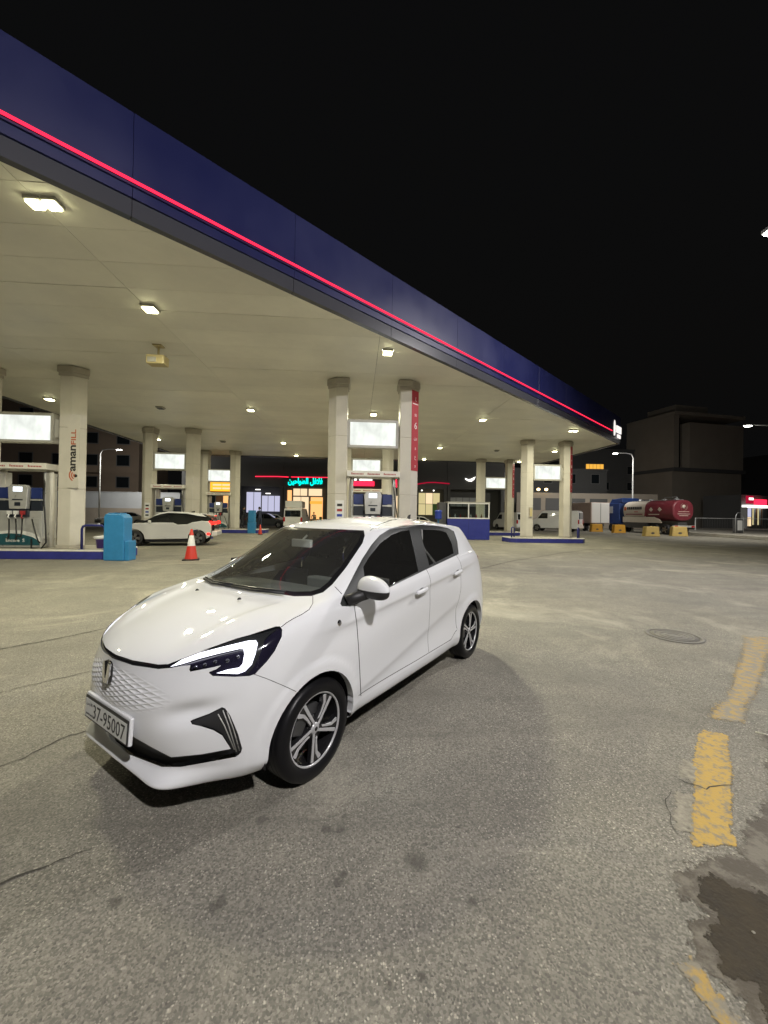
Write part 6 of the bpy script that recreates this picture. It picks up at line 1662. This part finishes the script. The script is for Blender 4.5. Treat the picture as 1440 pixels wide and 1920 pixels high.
# tanker
def tanker():
    k0 = (1262 - 720) / FPX; D0 = 38.0
    rear = Vector(at(k0, D0)); 
    hd = math.atan2(.988, -.156) + YAW                      # heading away from the viewer
    e = empty('tanker_truck', rear, hd, 'fuel tanker with blue cab and a red and white tank', 'truck')
    mat('tank_red', (0.15, 0.022, 0.032), .5, coat=.1, var=.1); mat('tank_cream', (0.50, 0.45, 0.38), .5, coat=.1, var=.06); mat('cab_blue', (0.022, 0.055, 0.20), .35, coat=.5, var=.08)
    # local x is forward, left side (toward the viewer) is +y; the rear-left corner stands at the origin
    yc = -1.2
    def sec(x, s_=1.0):
        return [(x, yc + 1.18 * s_ * math.copysign(abs(math.cos(t)) ** .75, math.cos(t)), 2.42 + 1.05 * s_ * math.copysign(abs(math.sin(t)) ** .75, math.sin(t))) for t in np.linspace(0, 2 * math.pi, 29)[:-1]]
    def loft(xs_, c0=False, c1=False):
        vs = []; fs = []
        for x, s_ in xs_: vs += sec(x, s_)
        n = 28
        for i in range(len(xs_) - 1):
            for k in range(n): fs.append((i * n + k, i * n + (k + 1) % n, (i + 1) * n + (k + 1) % n, (i + 1) * n + k))
        b = MB(); b.add(vs, fs, True)
        if c0: b.add(vs[:n], [tuple(range(n))])
        if c1: b.add(vs[-n:], [tuple(range(n))])
        return b
    rear_m = loft([(.0, .90), (.08, .985), (.15, 1.0), (2.0, 1.0)], c0=True).build('tank_rear', 'tank_red', e)
    loft([(2.0, 1.0), (3.4, 1.0)]).build('tank_middle', 'tank_red', e); loft([(3.4, 1.0), (6.3, 1.0), (6.42, .96), (6.5, .86)], c1=True).build('tank_front', 'tank_cream', e)
    # flank valance and stripes
    b = MB(); b.prism([(1.2, 1.15), (6.4, 1.15), (6.4, 1.75), (2.2, 1.75), (1.5, 1.5)], .04, 'y', yc + 1.19); b.build('valance', 'tank_cream', e)
    b = MB(); b.bb(3.7, 6.0, yc + 1.185, yc + 1.20, 1.98, 2.08); b.build('stripe', 'tank_red', e)
    b = MB(); b.prism([(3.32, 1.8), (3.45, 1.8), (3.30, 2.9), (3.17, 2.9)], .03, 'y', yc + 1.175); b.build('stripe', 'tank_red', e)
    for k in range(8):
        b = MB(); b.bb(3.8 + k * .26, 4.0 + k * .26, yc + 1.185, yc + 1.20, 2.55, 2.85); b.build('side_letter', 'print_black', e)
    b = MB(); b.bb(4.3, 4.8, yc + 1.185, yc + 1.20, 2.25, 2.33); b.build('side_letter', 'print_red', e)
    b = MB(); b.bb(5.95, 6.25, yc + 1.16, yc + 1.20, 2.45, 2.85); b.build('side_emblem', 'print_orange', e)
    for x in (1.55, 2.6):
        b = MB(); b.prism([(x, 2.3), (x + .25, 2.5), (x, 2.75), (x - .25, 2.5)], .02, 'y', yc + 1.185); b.build('hazard_plate', 'tank_cream', e)
    b = MB(); b.bb(1.6, 2.9, yc + 1.185, yc + 1.20, 1.98, 2.06); b.build('hazard_strip', 'tank_cream', e)
    # rear emblem and lettering
    b = MB(); b.lathe([(.30, -.04), (.30, -.012), (.38, -.012), (.38, -.04)], 24, 'x', c=(.02, yc, 2.8)); b.build('rear_emblem', 'tank_cream', e)
    b = MB(); b.lathe([(0, -.03), (.18, -.03), (.18, .0)], 16, 'x', c=(.0, yc, 2.8)); b.build('rear_emblem', 'tank_cream', e)
    for k, (w_, z_) in enumerate(((.6, 2.28), (.7, 2.05), (.5, 1.88))):
        b = MB(); b.bb(-.02, .0, yc - w_, yc + w_, z_, z_ + .06); b.build('rear_letter', 'box_pink', e)
    b = MB(); b.bb(-.12, .1, yc - 1.2, yc + 1.2, .75, .95); b.build('rear_bumper', 'frame_grey', e)
    for s in (-1, 1):
        b = MB(); b.bb(-.14, -.121, yc + s * .95 - .18, yc + s * .95 + .18, .78, .92); b.build('tail_light', 'tail_red', e)
    b = MB(); b.bb(.1, 9.0, yc - .5, yc + .5, .75, 1.25); b.build('chassis', 'frame_dark', e)
    b = MB(); b.bb(.3, 6.2, yc - .3, yc + .3, 3.47, 3.52); b.build('walkway', 'galv', e)
    for x in (.8, 2.2, 3.8, 5.2):
        b = MB(); b.lathe([(0, 3.64), (.22, 3.62), (.25, 3.5)], 16, c=(x, yc, 0)); b.build('hatch', 'galv', e)
    b = MB(); b.tube([(.2, yc + .55, 3.4), (.2, yc + .55, 3.75), (1.6, yc + .55, 3.75), (1.6, yc + .55, 3.4)], .03, 6); b.build('roof_rail', 'galv', e)
    # cab
    b = MB(); b.prism([(7.0, .9), (9.2, .9), (9.25, 1.8), (8.95, 3.1), (8.7, 3.35), (7.0, 3.35)], 2.3, 'y', yc - 1.15); b.build('cab', 'cab_blue', e, bevel=.06)
    b = MB(); b.prism([(6.7, 3.36), (8.6, 3.36), (8.3, 3.75), (6.7, 3.9)], 2.2, 'y', yc - 1.1); b.build('wind_deflector', 'cab_blue', e, bevel=.05)
    b = MB(); b.prism([(8.05, 2.15), (9.0, 2.15), (8.85, 2.95), (8.05, 2.95)], .02, 'y', yc + 1.15); b.build('side_window', 'wall_pale', e)
    b = MB(); b.box((9.15, yc + 1.4, 2.5), (.12, .25, .6)); b.build('door_mirror', 'frame_dark', e, bevel=.03)
    for x in (1.0, 2.3, 8.2):
        for s in (-1, 1): wheel_far(e, x, yc + s * .98, .50, .34, s)
    b = MB(); b.bb(3.3, 6.5, yc + .55, yc + 1.1, .55, 1.12); b.build('side_locker', 'frame_dark', e, bevel=.03)
tanker()

# ================================================================ PEOPLE beside the far island
mat('cloth_black', (0.015, 0.016, 0.020), .85); mat('cloth_grey', (0.07, 0.07, 0.08), .85); mat('cloth_navy', (0.02, 0.025, 0.05), .85); mat('skin', (0.34, 0.20, 0.14), .6); mat('hair', (0.012, 0.010, 0.009), .7); mat('cloth_tan', (0.40, 0.30, 0.22), .8)
def person(loc, rz, label, top_, bend=0.0, arm=(.3, .2), height=1.74):
    e = empty('person', loc, rz, label, 'person')
    s_ = height / 1.74
    lean = bend
    J = {'pel': (0, 0, .93), 'ch': (lean * .5, 0, 1.22), 'nk': (lean, 0, 1.47)}
    P = [J['pel'], (lean * .25, 0, 1.07), J['ch'], (lean * .85, 0, 1.40), J['nk']]; R = [(.15, .11), (.14, .105), (.17, .115), (.14, .09), (.06, .06)]
    E_ = [(0, 1), (1, 2), (2, 3), (3, 4)]
    for sg, sw in ((1, .10), (-1, -.08)):
        i = len(P); P += [(0, sg * .10, .86), (sw * .6 + .03, sg * .11, .48), (sw, sg * .12, .08), (sw + .15, sg * .13, .045)]
        R += [(.095, .095), (.065, .065), (.05, .05), (.045, .04)]; E_ += [(0, i), (i, i + 1), (i + 1, i + 2), (i + 2, i + 3)]
    for sg, (ax, az) in ((1, arm), (-1, (arm[0] * .5, arm[1] * .3))):
        i = len(P); P += [(lean * .85, sg * .20, 1.38), (lean * .7 + ax * .25, sg * .25, 1.12), (lean * .6 + ax, sg * .20, .92 + az), (lean * .6 + ax + .09, sg * .18, .90 + az * 1.15)]
        R += [(.065, .065), (.05, .05), (.036, .036), (.03, .04)]; E_ += [(3, i), (i, i + 1), (i + 1, i + 2), (i + 2, i + 3)]
    me = bpy.data.meshes.new('body'); me.from_pydata([(x * s_, y * s_, z * s_) for x, y, z in P], E_, [])
    o = link(bpy.data.objects.new('body', me)); o.parent = e
    md = o.modifiers.new('skin', 'SKIN'); md.use_smooth_shade = True
    for v, r in zip(me.skin_vertices[0].data, R): v.radius = (r[0] * s_, r[1] * s_)
    me.skin_vertices[0].data[0].use_root = True
    o.modifiers.new('sub', 'SUBSURF').levels = 1
    o.modifiers['sub'].render_levels = 1
    me.materials.append(M_(top_))
    b = MB(); b.lathe([(0, -.125), (.05, -.11), (.074, -.05), (.083, .02), (.075, .085), (.04, .12), (0, .128)], 14); h = b.build('head', 'skin', e); h.location = ((lean + .03) * s_, 0, 1.625 * s_); h.scale = (1.12 * s_, .92 * s_, s_)
    b = MB(); b.lathe([(.080, -.01), (.090, .03), (.082, .09), (.045, .13), (0, .139)], 14); b.add([(-.08, -.06, -.06), (-.08, .06, -.06), (-.06, .07, .04), (-.06, -.07, .04)], [(0, 1, 2, 3)]); h2 = b.build('hair', 'hair', e); h2.location = ((lean + .018) * s_, 0, 1.628 * s_); h2.scale = (1.14 * s_, .95 * s_, s_)
    b = MB(); b.box((.098, 0, -.005), (.03, .022, .035)); n_ = b.build('nose', 'skin', e, bevel=.008); n_.location = h.location
person(at(-.3650, 31.2, .3), YAW + .3, 'person in dark jacket bending over near the far column', 'cloth_black', .12, (.45, .12))
person(at(-.3185, 31.4, .3), YAW + 2.6, 'person in dark hooded top beside the blue bin', 'cloth_navy', .05, (.3, .1))
person(at(-.242, 39.0), YAW + 1.2, 'person in grey clothes standing by the white van', 'cloth_grey', .02, (.15, .05))
person(at(-.180, 44.5), YAW - 1.5, 'person in pale shirt inside the orange shop doorway', 'cloth_tan', .0, (.3, .2))
# small blue bin and far traffic post beside the people
e = empty('waste_bin', at(-.3385, 29.6), YAW, 'narrow blue bin beside the people at the far island', 'bin')
b = MB(); b.bb(-.28, .28, -.2, .2, 0, .85); b.build('body', 'bin_blue', e, bevel=.03); b = MB(); b.bb(-.24, .24, -.2, .2, .86, 1.75); b.build('upper_box', 'bin_blue', e, bevel=.03)
e = empty('traffic_cone', at(-.317, 28.0), .2, 'small red cone beside the far island', 'traffic cone')
b = MB(); b.box((0, 0, .02), (.36, .36, .04)); b.build('base', 'rubber', e); b = MB(); b.lathe([(.14, .04), (.03, .72), (0, .73)], 20); b.build('body', 'cone_red', e)
